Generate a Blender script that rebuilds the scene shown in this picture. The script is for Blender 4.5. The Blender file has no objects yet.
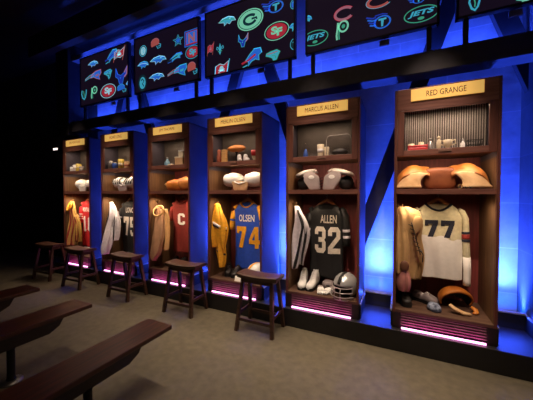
import bpy, bmesh, math, random
import numpy as np
from mathutils import Vector, Matrix
random.seed(7)
C = bpy.context.scene.collection
PI = math.pi
X0, SP, LW, LD, Y0 = -0.0399, 1.1236, 0.8089, 0.54, 2.898   # locker row: first left edge, spacing, width, depth, front plane
ZP, ZF, ZT = 0.20, 0.384, 2.49                               # platform top, locker floor, locker top
YW, XR = 3.62, 1.11                                          # back wall, right wall
def LX(n): return X0 - (n - 1) * SP

# ------------------------------------------------------------------ materials
def lin(c):
    return tuple(((v / 255) / 12.92 if v / 255 <= 0.04045 else ((v / 255 + 0.055) / 1.055) ** 2.4) for v in c)
MATS = {}
def mat(name, rgb, rough=0.6, metal=0.0, var=0.15, scale=12.0, bump=0.0, emit=None, estr=0.0, kind='noise', spec=0.5, stretch=(1, 1, 1), rgb2=None, detail=4):
    if name in MATS: return MATS[name]
    m = bpy.data.materials.new(name); m.use_nodes = True
    nt = m.node_tree; b = nt.nodes['Principled BSDF']
    b.inputs['Roughness'].default_value = rough; b.inputs['Metallic'].default_value = metal
    b.inputs['Specular IOR Level'].default_value = spec
    col = lin(rgb)
    tc = nt.nodes.new('ShaderNodeTexCoord'); mp = nt.nodes.new('ShaderNodeMapping')
    mp.inputs['Scale'].default_value = stretch
    nt.links.new(tc.outputs['Object'], mp.inputs['Vector'])
    t = nt.nodes.new('ShaderNodeTexNoise'); t.inputs['Scale'].default_value = scale; t.inputs['Detail'].default_value = detail
    nt.links.new(mp.outputs['Vector'], t.inputs['Vector'])
    r = nt.nodes.new('ShaderNodeValToRGB')
    r.color_ramp.elements[0].position = 0.3; r.color_ramp.elements[1].position = 0.7
    a = lin(rgb2) if rgb2 else tuple(v * (1 - var) for v in col)
    z = col if rgb2 else tuple(min(1, v * (1 + var)) for v in col)
    r.color_ramp.elements[0].color = (*a, 1); r.color_ramp.elements[1].color = (*z, 1)
    nt.links.new(t.outputs['Fac'], r.inputs['Fac']); nt.links.new(r.outputs['Color'], b.inputs['Base Color'])
    if bump:
        bp = nt.nodes.new('ShaderNodeBump'); bp.inputs['Strength'].default_value = bump; bp.inputs['Distance'].default_value = 0.01
        nt.links.new(t.outputs['Fac'], bp.inputs['Height']); nt.links.new(bp.outputs['Normal'], b.inputs['Normal'])
    if emit:
        b.inputs['Emission Color'].default_value = (*lin(emit), 1); b.inputs['Emission Strength'].default_value = estr
    MATS[name] = m
    return m

WOOD = mat('locker_wood', (112, 66, 52), 0.42, var=0.3, scale=5, stretch=(9, 9, 0.7), rgb2=(84, 46, 37))
WOODH = mat('locker_wood_rail', (132, 86, 72), 0.42, var=0.3, scale=5, stretch=(0.7, 9, 9), rgb2=(100, 60, 50))
SIDE = mat('locker_side_paint', (82, 76, 88), 0.5, var=0.1, scale=6)
INNER = mat('locker_inner_wood', (128, 96, 66), 0.5, scale=5, stretch=(9, 9, 0.7), rgb2=(92, 66, 46))
FLOORB = mat('locker_floor_wood', (104, 76, 60), 0.55, scale=5, stretch=(0.7, 9, 9), rgb2=(76, 54, 43))
BACKW = mat('locker_back_wood', (146, 66, 62), 0.55, scale=5, stretch=(9, 9, 0.7), rgb2=(112, 48, 46))
SLAT = mat('vent_slat_wood', (120, 92, 96), 0.5, var=0.2)
BASEW = mat('base_wood', (34, 24, 26), 0.5, var=0.2)
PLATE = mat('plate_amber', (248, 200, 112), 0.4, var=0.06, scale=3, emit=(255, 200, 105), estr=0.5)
INK = mat('plate_ink', (30, 22, 18), 0.6)
LATCH = mat('latch_bronze', (132, 98, 84), 0.45, metal=0.3)
BRASS = mat('aged_brass', (150, 120, 80), 0.35, metal=0.9)
MESHM = mat('mesh_steel', (168, 160, 158), 0.45, metal=0.2)
MESHD = mat('mesh_dark_steel', (124, 114, 108), 0.5, metal=0.2)
MESHB = mat('mesh_backing', (78, 70, 68), 0.7, var=0.35, scale=70)
STRIP = mat('magenta_led', (255, 190, 235), 0.4, emit=(255, 150, 220), estr=5.0)
STOOLW = mat('stool_wood', (92, 62, 50), 0.4, scale=6, stretch=(1, 9, 9), rgb2=(62, 40, 32))
BENCHW = mat('bench_wood', (88, 42, 26), 0.36, scale=4, stretch=(9, 0.8, 9), rgb2=(46, 22, 13))
BENCHD = mat('bench_apron_wood', (44, 28, 22), 0.45, var=0.2, stretch=(9, 0.8, 9))
IRON = mat('dark_iron', (40, 38, 38), 0.45, metal=0.6)
STEEL = mat('worn_steel', (150, 150, 150), 0.35, metal=0.9)
BEAMP = mat('beam_paint', (64, 62, 70), 0.6, var=0.15)
BRACEP = mat('brace_paint', (50, 48, 56), 0.6, var=0.15)
BLACKP = mat('black_paint', (20, 19, 21), 0.6, var=0.2)
FRAMEP = mat('screen_frame_paint', (46, 42, 44), 0.6, var=0.2)
SCREENM = mat('screen_glass', (22, 17, 26), 0.35, var=0.25, scale=40, emit=(38, 26, 46), estr=0.35)

def emis(name, rgb, s):
    return mat('glow_' + name, rgb, 0.5, emit=rgb, estr=s, var=0.0)
GL = dict(cyan=emis('cyan', (70, 185, 215), 0.62), blue=emis('blue', (40, 105, 215), 0.75), red=emis('red', (190, 48, 66), 0.6),
          green=emis('green', (70, 185, 150), 0.55), white=emis('white', (160, 215, 230), 0.72), pale=emis('pale', (130, 220, 185), 0.66),
          pink=emis('pink', (190, 120, 140), 0.5), navy=emis('navy', (30, 55, 170), 0.8), dark=emis('dark', (20, 60, 70), 0.5),
          orange=emis('orange', (195, 95, 90), 0.55))

def wall_mat(name, rgb):
    m = bpy.data.materials.new(name); m.use_nodes = True; nt = m.node_tree; b = nt.nodes['Principled BSDF']
    b.inputs['Roughness'].default_value = 0.8
    tc = nt.nodes.new('ShaderNodeTexCoord'); mp = nt.nodes.new('ShaderNodeMapping')
    mp.inputs['Rotation'].default_value = (PI / 2, 0, 0)
    br = nt.nodes.new('ShaderNodeTexBrick')
    br.inputs['Scale'].default_value = 1.0; br.inputs['Brick Width'].default_value = 0.95; br.inputs['Row Height'].default_value = 0.47
    br.inputs['Mortar Size'].default_value = 0.006; br.inputs['Mortar Smooth'].default_value = 0.4
    c = lin(rgb)
    br.inputs['Color1'].default_value = (*c, 1); br.inputs['Color2'].default_value = (*[v * 0.86 for v in c], 1)
    br.inputs['Mortar'].default_value = (*[min(1, v * 1.25) for v in c], 1)
    nt.links.new(tc.outputs['Object'], mp.inputs['Vector']); nt.links.new(mp.outputs['Vector'], br.inputs['Vector'])
    ns = nt.nodes.new('ShaderNodeTexNoise'); ns.inputs['Scale'].default_value = 4.5; ns.inputs['Detail'].default_value = 9; ns.inputs['Roughness'].default_value = 0.65
    nt.links.new(tc.outputs['Object'], ns.inputs['Vector'])
    r = nt.nodes.new('ShaderNodeValToRGB'); r.color_ramp.elements[0].position = 0.3; r.color_ramp.elements[1].position = 0.7
    r.color_ramp.elements[0].color = (0.66, 0.66, 0.68, 1); r.color_ramp.elements[1].color = (1, 1, 1, 1)
    nt.links.new(ns.outputs['Fac'], r.inputs['Fac'])
    mx = nt.nodes.new('ShaderNodeMixRGB'); mx.blend_type = 'MULTIPLY'; mx.inputs['Fac'].default_value = 1
    nt.links.new(br.outputs['Color'], mx.inputs['Color1']); nt.links.new(r.outputs['Color'], mx.inputs['Color2'])
    nt.links.new(mx.outputs['Color'], b.inputs['Base Color'])
    bp = nt.nodes.new('ShaderNodeBump'); bp.inputs['Strength'].default_value = 0.3; bp.inputs['Distance'].default_value = 0.02
    nt.links.new(ns.outputs['Fac'], bp.inputs['Height']); nt.links.new(bp.outputs['Normal'], b.inputs['Normal'])
    return m
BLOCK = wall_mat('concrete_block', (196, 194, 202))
BLOCKD = wall_mat('darker_block', (104, 100, 112))  # same block pattern in a darker tone, for the right wall
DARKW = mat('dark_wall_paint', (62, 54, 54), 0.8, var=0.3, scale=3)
CEIL = mat('dark_ceiling_paint', (44, 40, 42), 0.85, var=0.3, scale=3)
FLOORM = mat('worn_concrete_floor', (112, 103, 86), 0.75, scale=14, rgb2=(96, 88, 73), bump=0.15, detail=12)
PLATM = mat('platform_paint', (34, 32, 36), 0.5, var=0.15)
COVEM = mat('cove_paint', (30, 29, 36), 0.5, var=0.1)
TRIMM = mat('trim_paint', (150, 148, 154), 0.5, var=0.1)

def glass_mat():
    m = bpy.data.materials.new('clear_acrylic'); m.use_nodes = True; nt = m.node_tree
    for n in list(nt.nodes): nt.nodes.remove(n)
    o = nt.nodes.new('ShaderNodeOutputMaterial'); t = nt.nodes.new('ShaderNodeBsdfTransparent'); g = nt.nodes.new('ShaderNodeBsdfGlossy')
    g.inputs['Roughness'].default_value = 0.08; t.inputs['Color'].default_value = (0.96, 0.96, 0.97, 1)
    lw = nt.nodes.new('ShaderNodeLayerWeight'); lw.inputs['Blend'].default_value = 0.5
    pw = nt.nodes.new('ShaderNodeMath'); pw.operation = 'POWER'; pw.inputs[1].default_value = 5
    fr = nt.nodes.new('ShaderNodeMath'); fr.operation = 'MULTIPLY_ADD'; fr.inputs[1].default_value = 0.4; fr.inputs[2].default_value = 0.02
    nt.links.new(lw.outputs['Facing'], pw.inputs[0]); nt.links.new(pw.outputs[0], fr.inputs[0])
    mx = nt.nodes.new('ShaderNodeMixShader')
    nt.links.new(fr.outputs[0], mx.inputs['Fac']); nt.links.new(t.outputs[0], mx.inputs[1]); nt.links.new(g.outputs[0], mx.inputs[2])
    nt.links.new(mx.outputs[0], o.inputs['Surface'])
    return m
GLASS = glass_mat()

# ------------------------------------------------------------------ mesh helpers
def nb(): return bmesh.new()
def obj(name, bm, mats, parent=None, loc=(0, 0, 0), rot=(0, 0, 0), smooth=False):
    bmesh.ops.recalc_face_normals(bm, faces=bm.faces)
    me = bpy.data.meshes.new(name); bm.to_mesh(me); bm.free()
    for m in (mats if isinstance(mats, (list, tuple)) else [mats]): me.materials.append(m)
    if smooth:
        for p in me.polygons: p.use_smooth = True
    o = bpy.data.objects.new(name, me); C.objects.link(o)
    o.location = loc; o.rotation_euler = rot
    if parent: o.parent = parent
    return o
def tag(o, label=None, cat=None, group=None, kind=None):
    if label: o['label'] = label
    if cat: o['category'] = cat
    if group: o['group'] = group
    if kind: o['kind'] = kind
    return o
def thing(name, label, cat, loc=(0, 0, 0), rz=0, group=None):
    o = bpy.data.objects.new(name, None); C.objects.link(o)
    o.location = loc; o.rotation_euler = (0, 0, rz); o.empty_display_size = 0.05
    return tag(o, label, cat, group)
def struct(name, bm, m, smooth=False):
    return tag(obj(name, bm, m, smooth=smooth), kind='structure')
def box(bm, a, b, bevel=0.0, mi=0, M=None):
    (x0, y0, z0), (x1, y1, z1) = a, b
    t = bmesh.new()
    bmesh.ops.create_cube(t, size=1)
    for v in t.verts: v.co = Vector(((x0 + x1) / 2 + v.co.x * (x1 - x0), (y0 + y1) / 2 + v.co.y * (y1 - y0), (z0 + z1) / 2 + v.co.z * (z1 - z0)))
    if bevel: bmesh.ops.bevel(t, geom=t.edges, offset=bevel, segments=2, affect='EDGES', profile=0.6)
    return merge(bm, t, mi, M)
def merge(bm, t, mi=0, M=None):
    mp = {}
    for v in t.verts: mp[v] = bm.verts.new(M @ v.co if M else v.co)
    for f in t.faces:
        try:
            g = bm.faces.new([mp[v] for v in f.verts]); g.material_index = mi; g.smooth = f.smooth
        except ValueError: pass
    t.free(); return bm
def prism(bm, pts, a, b, axis='y', mi=0):
    """extrude 2-D pts between a and b along axis"""
    def P(p, t):
        return {'y': (p[0], t, p[1]), 'x': (t, p[0], p[1]), 'z': (p[0], p[1], t)}[axis]
    A = [bm.verts.new(P(p, a)) for p in pts]; B = [bm.verts.new(P(p, b)) for p in pts]
    n = len(pts); fs = [bm.faces.new(A), bm.faces.new(B[::-1])]
    for i in range(n): fs.append(bm.faces.new((A[i], A[(i + 1) % n], B[(i + 1) % n], B[i])))
    for f in fs: f.material_index = mi
    return bm
def frame_of(d):
    d = d.normalized(); up = Vector((0, 0, 1)) if abs(d.z) < 0.95 else Vector((1, 0, 0))
    s = d.cross(up).normalized(); return s, s.cross(d).normalized()
def tube(bm, path, rad, seg=8, mi=0, closed=False, flat=1.0):
    path = [Vector(p) for p in path]; n = len(path); rings = []
    for i, p in enumerate(path):
        d = (path[(i + 1) % n] - path[i - 1]) if closed else (path[min(i + 1, n - 1)] - path[max(i - 1, 0)])
        s, u = frame_of(d); r = rad[i] if isinstance(rad, (list, tuple)) else rad
        rings.append([bm.verts.new(p + s * r * math.cos(2 * PI * k / seg) + u * r * flat * math.sin(2 * PI * k / seg)) for k in range(seg)])
    for i in range(n if closed else n - 1):
        a, b = rings[i], rings[(i + 1) % n]
        for k in range(seg):
            f = bm.faces.new((a[k], a[(k + 1) % seg], b[(k + 1) % seg], b[k])); f.material_index = mi; f.smooth = True
    if not closed:
        for r in (rings[0][::-1], rings[-1]):
            f = bm.faces.new(r); f.material_index = mi
    return bm
def bar(bm, p, q, w, t, mi=0):
    """a square-section stick from p to q"""
    p, q = Vector(p), Vector(q); d = q - p; s, u = frame_of(d)
    A = [bm.verts.new(p + s * sx * w / 2 + u * sy * t / 2) for sx, sy in ((-1, -1), (1, -1), (1, 1), (-1, 1))]
    B = [bm.verts.new(v.co + d) for v in A]
    fs = [bm.faces.new(A), bm.faces.new(B[::-1])]
    for i in range(4): fs.append(bm.faces.new((A[i], A[(i + 1) % 4], B[(i + 1) % 4], B[i])))
    for f in fs: f.material_index = mi
    return bm
def lathe(bm, prof, seg=20, c=(0, 0, 0), mi=0):
    rings = []
    for r, z in prof:
        rings.append([bm.verts.new((c[0] + r * math.cos(2 * PI * k / seg), c[1] + r * math.sin(2 * PI * k / seg), c[2] + z)) for k in range(seg)])
    for i in range(len(prof) - 1):
        for k in range(seg):
            f = bm.faces.new((rings[i][k], rings[i][(k + 1) % seg], rings[i + 1][(k + 1) % seg], rings[i + 1][k])); f.smooth = True; f.material_index = mi
    for r in (rings[0][::-1], rings[-1]):
        f = bm.faces.new(r); f.material_index = mi
    return bm
def sell(bm, c, r, e=(1, 1), seg=24, M=None, lump=0.0, mi=0, cut=None):
    """superellipsoid; e<1 is boxier; cut(v) drops faces whose centre satisfies it"""
    def pw(v, p): return math.copysign(abs(v) ** p, v)
    t = bmesh.new(); nv = seg // 2; rows = []
    for i in range(1, nv):
        a = -PI / 2 + PI * i / nv; row = []
        for k in range(seg):
            b = 2 * PI * k / seg
            x = pw(math.cos(a), e[0]) * pw(math.cos(b), e[1]); y = pw(math.cos(a), e[0]) * pw(math.sin(b), e[1]); z = pw(math.sin(a), e[0])
            g = 1 + lump * (math.sin(5 * x + 3 * z + 1) * math.cos(4 * y - 2 * z) + 0.5 * math.sin(9 * z + 7 * x))
            row.append(t.verts.new((c[0] + r[0] * x * g, c[1] + r[1] * y * g, c[2] + r[2] * z * g)))
        rows.append(row)
    lo = t.verts.new((c[0], c[1], c[2] - r[2])); hi = t.verts.new((c[0], c[1], c[2] + r[2]))
    for i in range(len(rows) - 1):
        for k in range(seg): t.faces.new((rows[i][k], rows[i][(k + 1) % seg], rows[i + 1][(k + 1) % seg], rows[i + 1][k]))
    for k in range(seg):
        t.faces.new((lo, rows[0][(k + 1) % seg], rows[0][k])); t.faces.new((hi, rows[-1][k], rows[-1][(k + 1) % seg]))
    if cut: bmesh.ops.delete(t, geom=[f for f in t.faces if cut(f.calc_center_median() - Vector(c))], context='FACES')
    for f in t.faces: f.smooth = True
    return merge(bm, t, mi, M)
def solidify(o, t, offset=-1):
    m = o.modifiers.new('thickness', 'SOLIDIFY'); m.thickness = t; m.offset = offset; return o

def hermite(zs, vs, z):
    """smooth interpolation of a column of values"""
    zs = np.array(zs); vs = np.array(vs, float); d = np.gradient(vs, zs)
    i = int(np.clip(np.searchsorted(zs, z) - 1, 0, len(zs) - 2)); h = zs[i + 1] - zs[i]; t = (z - zs[i]) / h
    return float((2 * t ** 3 - 3 * t ** 2 + 1) * vs[i] + (t ** 3 - 2 * t ** 2 + t) * h * d[i] + (-2 * t ** 3 + 3 * t ** 2) * vs[i + 1] + (t ** 3 - t ** 2) * h * d[i + 1])
def shell(rows, amp=0.012, amp_top=0.003, k=22.0, ph=0.0, n=2.6, seg=44, nrow=34, radial=0.0, lobes=7):
    """cloth hanging in soft folds: rows = [(z, xc, yc, half width, half depth)] from hem to top; returns bmesh and front height y = f(x, z)"""
    zs = [r[0] for r in rows]
    def at(z): return [max(v, 1e-3) if j > 1 else v for j, v in enumerate(hermite(zs, [r[q] for r in rows], z) for q in (1, 2, 3, 4))]
    def rip(x, z):
        t = (z - zs[0]) / (zs[-1] - zs[0]); a = amp * (1 - t) ** 0.8 + amp_top
        return a * (math.sin(k * x + ph + 1.5 * z) + 0.5 * math.sin(2.3 * k * x + 2 * ph + 4 * z) + 0.35 * math.sin(7 * z + 5 * x + ph))
    def f(x, z):
        xc, yc, hw, hd = at(min(max(z, zs[0]), zs[-1])); u = min(abs((x - xc) / hw), 0.995)
        return yc - hd * (1 - u ** n) ** (1 / n) + rip(x, z)
    bm = bmesh.new(); rings = []
    for i in range(nrow + 1):
        z = zs[0] + (zs[-1] - zs[0]) * i / nrow; xc, yc, hw, hd = at(z); ring = []
        for j in range(seg):
            th = 2 * PI * j / seg; cx, cy = math.cos(th), math.sin(th)
            g = 1 + radial * (math.sin(lobes * th + 3 * z + ph) + 0.6 * math.sin((lobes + 4) * th - 7 * z + 2 * ph)) if radial else 1
            x = xc + hw * g * math.copysign(abs(cx) ** (2 / n), cx)
            y = yc + hd * g * math.copysign(abs(cy) ** (2 / n), cy) + rip(x, z)
            ring.append(bm.verts.new((x, y, z)))
        rings.append(ring)
    for i in range(nrow):
        for j in range(seg):
            q = bm.faces.new((rings[i][j], rings[i][(j + 1) % seg], rings[i + 1][(j + 1) % seg], rings[i + 1][j])); q.smooth = True
    for r in (rings[0][::-1], rings[-1]): bm.faces.new(r).smooth = True
    return bm, f

DIG = {
 '7': [[(0, 4.0), (0, 6), (4, 6), (4, 4.9), (2.6, 0), (0.9, 0), (2.4, 4.6), (1.1, 4.6), (1.1, 4.0)]],
 '1': [[(0.6, 0), (3.4, 0), (3.4, 1), (2.7, 1), (2.7, 6), (1.5, 6), (0.6, 5.2), (0.6, 4.5), (1.4, 4.5), (1.4, 1), (0.6, 1)]],
 '2': [[(0, 4), (0, 5.2), (0.8, 6), (3.2, 6), (4, 5.2), (4, 3.5), (1.5, 1.2), (4, 1.2), (4, 0), (0, 0), (0, 1.4), (2.7, 3.9), (2.7, 4.9), (1.3, 4.9), (1.3, 4)]],
 '3': [[(0, 4.2), (0, 5.2), (0.8, 6), (3.2, 6), (4, 5.2), (4, 3.6), (3.5, 3.05), (4, 2.5), (4, 0.8), (3.2, 0), (0.8, 0), (0, 0.8), (0, 1.8), (1.3, 1.8), (1.3, 1.1), (2.7, 1.1), (2.7, 2.5), (1.4, 2.5), (1.4, 3.6), (2.7, 3.6), (2.7, 4.9), (1.3, 4.9), (1.3, 4.2)]],
 '4': [[(2.2, 0), (3.5, 0), (3.5, 1.2), (4, 1.2), (4, 2.3), (3.5, 2.3), (3.5, 6), (2.2, 6), (0, 2.4), (0, 1.2), (2.2, 1.2)], [(1.2, 2.3), (2.2, 2.3), (2.2, 4.1)]],
 '5': [[(0, 6), (3.8, 6), (3.8, 4.9), (1.3, 4.9), (1.3, 3.8), (3.2, 3.8), (4, 3), (4, 0.8), (3.2, 0), (0.8, 0), (0, 0.8), (0, 1.8), (1.3, 1.8), (1.3, 1.1), (2.7, 1.1), (2.7, 2.7), (0, 2.7)]],
 '6': [[(0.8, 6), (3.2, 6), (4, 5.2), (4, 4.3), (2.7, 4.3), (2.7, 4.9), (1.3, 4.9), (1.3, 3.7), (3.2, 3.7), (4, 2.9), (4, 0.8), (3.2, 0), (0.8, 0), (0, 0.8), (0, 5.2)], [(1.3, 1.1), (2.7, 1.1), (2.7, 2.6), (1.3, 2.6)]],
 'C': [[(4, 4.1), (4, 5.2), (3.2, 6), (0.8, 6), (0, 5.2), (0, 0.8), (0.8, 0), (3.2, 0), (4, 0.8), (4, 1.9), (2.7, 1.9), (2.7, 1.2), (1.3, 1.2), (1.3, 4.8), (2.7, 4.8), (2.7, 4.1)]],
}
def fill2d(bm, loops, mi=0):
    es = []
    for lp in loops:
        vs = [bm.verts.new((p[0], 0, p[1])) for p in lp]
        es += [bm.edges.new((vs[i], vs[(i + 1) % len(vs)])) for i in range(len(vs))]
    r = bmesh.ops.triangle_fill(bm, edges=es, use_beauty=True)
    for g in r['geom']:
        if isinstance(g, bmesh.types.BMFace): g.material_index = mi
    return bm
def digits_bm(s):
    bm = bmesh.new()
    for i, ch in enumerate(s): fill2d(bm, [[(p[0] + i * 4.9, p[1]) for p in lp] for lp in DIG[ch]])
    return bm
def text_bm(s, bold=0.0):
    cu = bpy.data.curves.new('lettering', 'FONT'); cu.body = s; cu.size = 1; cu.offset = bold; cu.resolution_u = 3
    o = bpy.data.objects.new('lettering', cu); C.objects.link(o)
    dg = bpy.context.evaluated_depsgraph_get(); me = bpy.data.meshes.new_from_object(o.evaluated_get(dg))
    bm = bmesh.new(); bm.from_mesh(me)
    bpy.data.objects.remove(o); bpy.data.meshes.remove(me); bpy.data.curves.remove(cu)
    for v in bm.verts: v.co = Vector((v.co.x, 0, v.co.y))
    return bm
def fit(bm, cx, cz, w, h, f=None, off=0.004, y=0.0, slant=0.0):
    """scale a flat drawing to w x h about (cx, cz); f drapes it onto a surface"""
    xs = [v.co.x for v in bm.verts]; zs = [v.co.z for v in bm.verts]
    ax, az, sx, sz = min(xs), min(zs), max(xs) - min(xs), max(zs) - min(zs)
    for v in bm.verts:
        v.co = Vector((cx + ((v.co.x - ax) / sx - 0.5) * w, y, cz + ((v.co.z - az) / sz - 0.5) * h))
        v.co.x += slant * (v.co.z - cz)
    if f:
        for _ in range(4):
            es = [e for e in bm.edges if e.calc_length() > 0.022]
            if not es: break
            bmesh.ops.subdivide_edges(bm, edges=es, cuts=1); bmesh.ops.triangulate(bm, faces=[q for q in bm.faces if len(q.verts) > 3])
        for v in bm.verts: v.co.y = f(v.co.x, v.co.z) - off
    return bm
def band(f, x0, x1, zlo, zhi, nx=24, nz=3, off=0.003):
    """a strip of cloth lying on a garment front between two heights (numbers or functions of x)"""
    bm = bmesh.new(); g = []
    for i in range(nx + 1):
        x = x0 + (x1 - x0) * i / nx; a = zlo(x) if callable(zlo) else zlo; b = zhi(x) if callable(zhi) else zhi
        g.append([bm.verts.new((x, f(x, a + (b - a) * j / nz) - off, a + (b - a) * j / nz)) for j in range(nz + 1)])
    for i in range(nx):
        for j in range(nz): bm.faces.new((g[i][j], g[i + 1][j], g[i + 1][j + 1], g[i][j + 1])).smooth = True
    return bm

# ------------------------------------------------------------------ the setting
XL = -10.2
bm = nb(); box(bm, (XL - 0.1, -3.0, -0.1), (XR + 0.1, YW + 0.1, 0)); struct('floor', bm, FLOORM)
bm = nb(); box(bm, (XL - 0.1, -3.0, 4.6), (XR + 0.1, YW + 0.1, 4.7)); struct('ceiling', bm, CEIL)
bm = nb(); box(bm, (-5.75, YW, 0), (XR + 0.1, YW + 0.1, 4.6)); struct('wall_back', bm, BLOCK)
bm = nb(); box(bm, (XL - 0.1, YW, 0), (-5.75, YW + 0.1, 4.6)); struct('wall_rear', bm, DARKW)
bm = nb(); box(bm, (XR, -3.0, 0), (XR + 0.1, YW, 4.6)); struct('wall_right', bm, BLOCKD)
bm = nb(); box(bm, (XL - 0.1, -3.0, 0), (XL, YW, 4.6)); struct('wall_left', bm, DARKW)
bm = nb(); box(bm, (XL, -2.9, 0), (XL + 0.03, YW, 0.14)); struct('baseboard_left', bm, BASEW)
bm = nb(); box(bm, (-5.86, 2.84, 0), (XR, YW, ZP), 0.006); struct('trim_1', bm, PLATM)           # the low platform
k = 2
def trim(bm, m):
    global k
    struct('trim_%d' % k, bm, m); k += 1
for n in range(1, 7):                                   # light cove boards between the lockers: back board and two cheeks, top rim coloured paler to look lit
    a = LX(n) + LW + 0.004; b = (LX(n - 1) - 0.004) if n > 1 else XR - 0.003
    bm = nb(); box(bm, (a, 3.37, ZP), (b, 3.39, 0.345), 0.002); box(bm, (a, 2.93, ZP), (a + 0.012, 3.37, 0.345), 0.002); box(bm, (b - 0.012, 2.93, ZP), (b, 3.37, 0.345), 0.002)
    box(bm, (a, 3.36, 0.3455), (b, 3.405, 0.36), 0.002, 1); box(bm, (a, 2.93, 0.3455), (a + 0.016, 3.3595, 0.36), 0.002, 1); box(bm, (b - 0.016, 2.93, 0.3455), (b, 3.3595, 0.36), 0.002, 1)
    trim(bm, [COVEM, TRIMM])
bm = nb(); box(bm, (-5.9, 3.0, 2.665), (XR, 3.2, 2.855), 0.004); trim(bm, BEAMP)                # long dark beam
bm = nb(); box(bm, (-5.9, 3.02, 3.99), (XR, 3.14, 4.075), 0.004); trim(bm, TRIMM)               # top rail of the screens
bm = nb(); box(bm, (-5.9, 2.5, 3.9), (XR, 2.62, 4.25), 0.004); trim(bm, CEIL)                    # dark soffit edge
bm = nb(); box(bm, (-5.95, 2.95, 2.6), (-5.55, 3.3, 4.3), 0.004); trim(bm, FRAMEP)              # end column of the truss
SL = 0.341
for ax in (0.65, -1.93, -4.51):                         # zigzag braces behind the lockers
    for sgn in (-1, 1):
        zb, zt, w = 0.45, 4.05, 0.085
        xt = ax; xb = ax + sgn * SL * (4.08 - zb); pts = [(xt - w, zt), (xt + w, zt), (xb + w, zb), (xb - w, zb)]
        if ax > 0 and sgn > 0: pts = [(xt - w, zt), (xt + w, zt), (XR - 0.002, 2.986), (XR - 0.002, 2.488)]     # runs into the right wall
        bm = nb(); prism(bm, pts, 3.45, 3.53); trim(bm, BRACEP)

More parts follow.
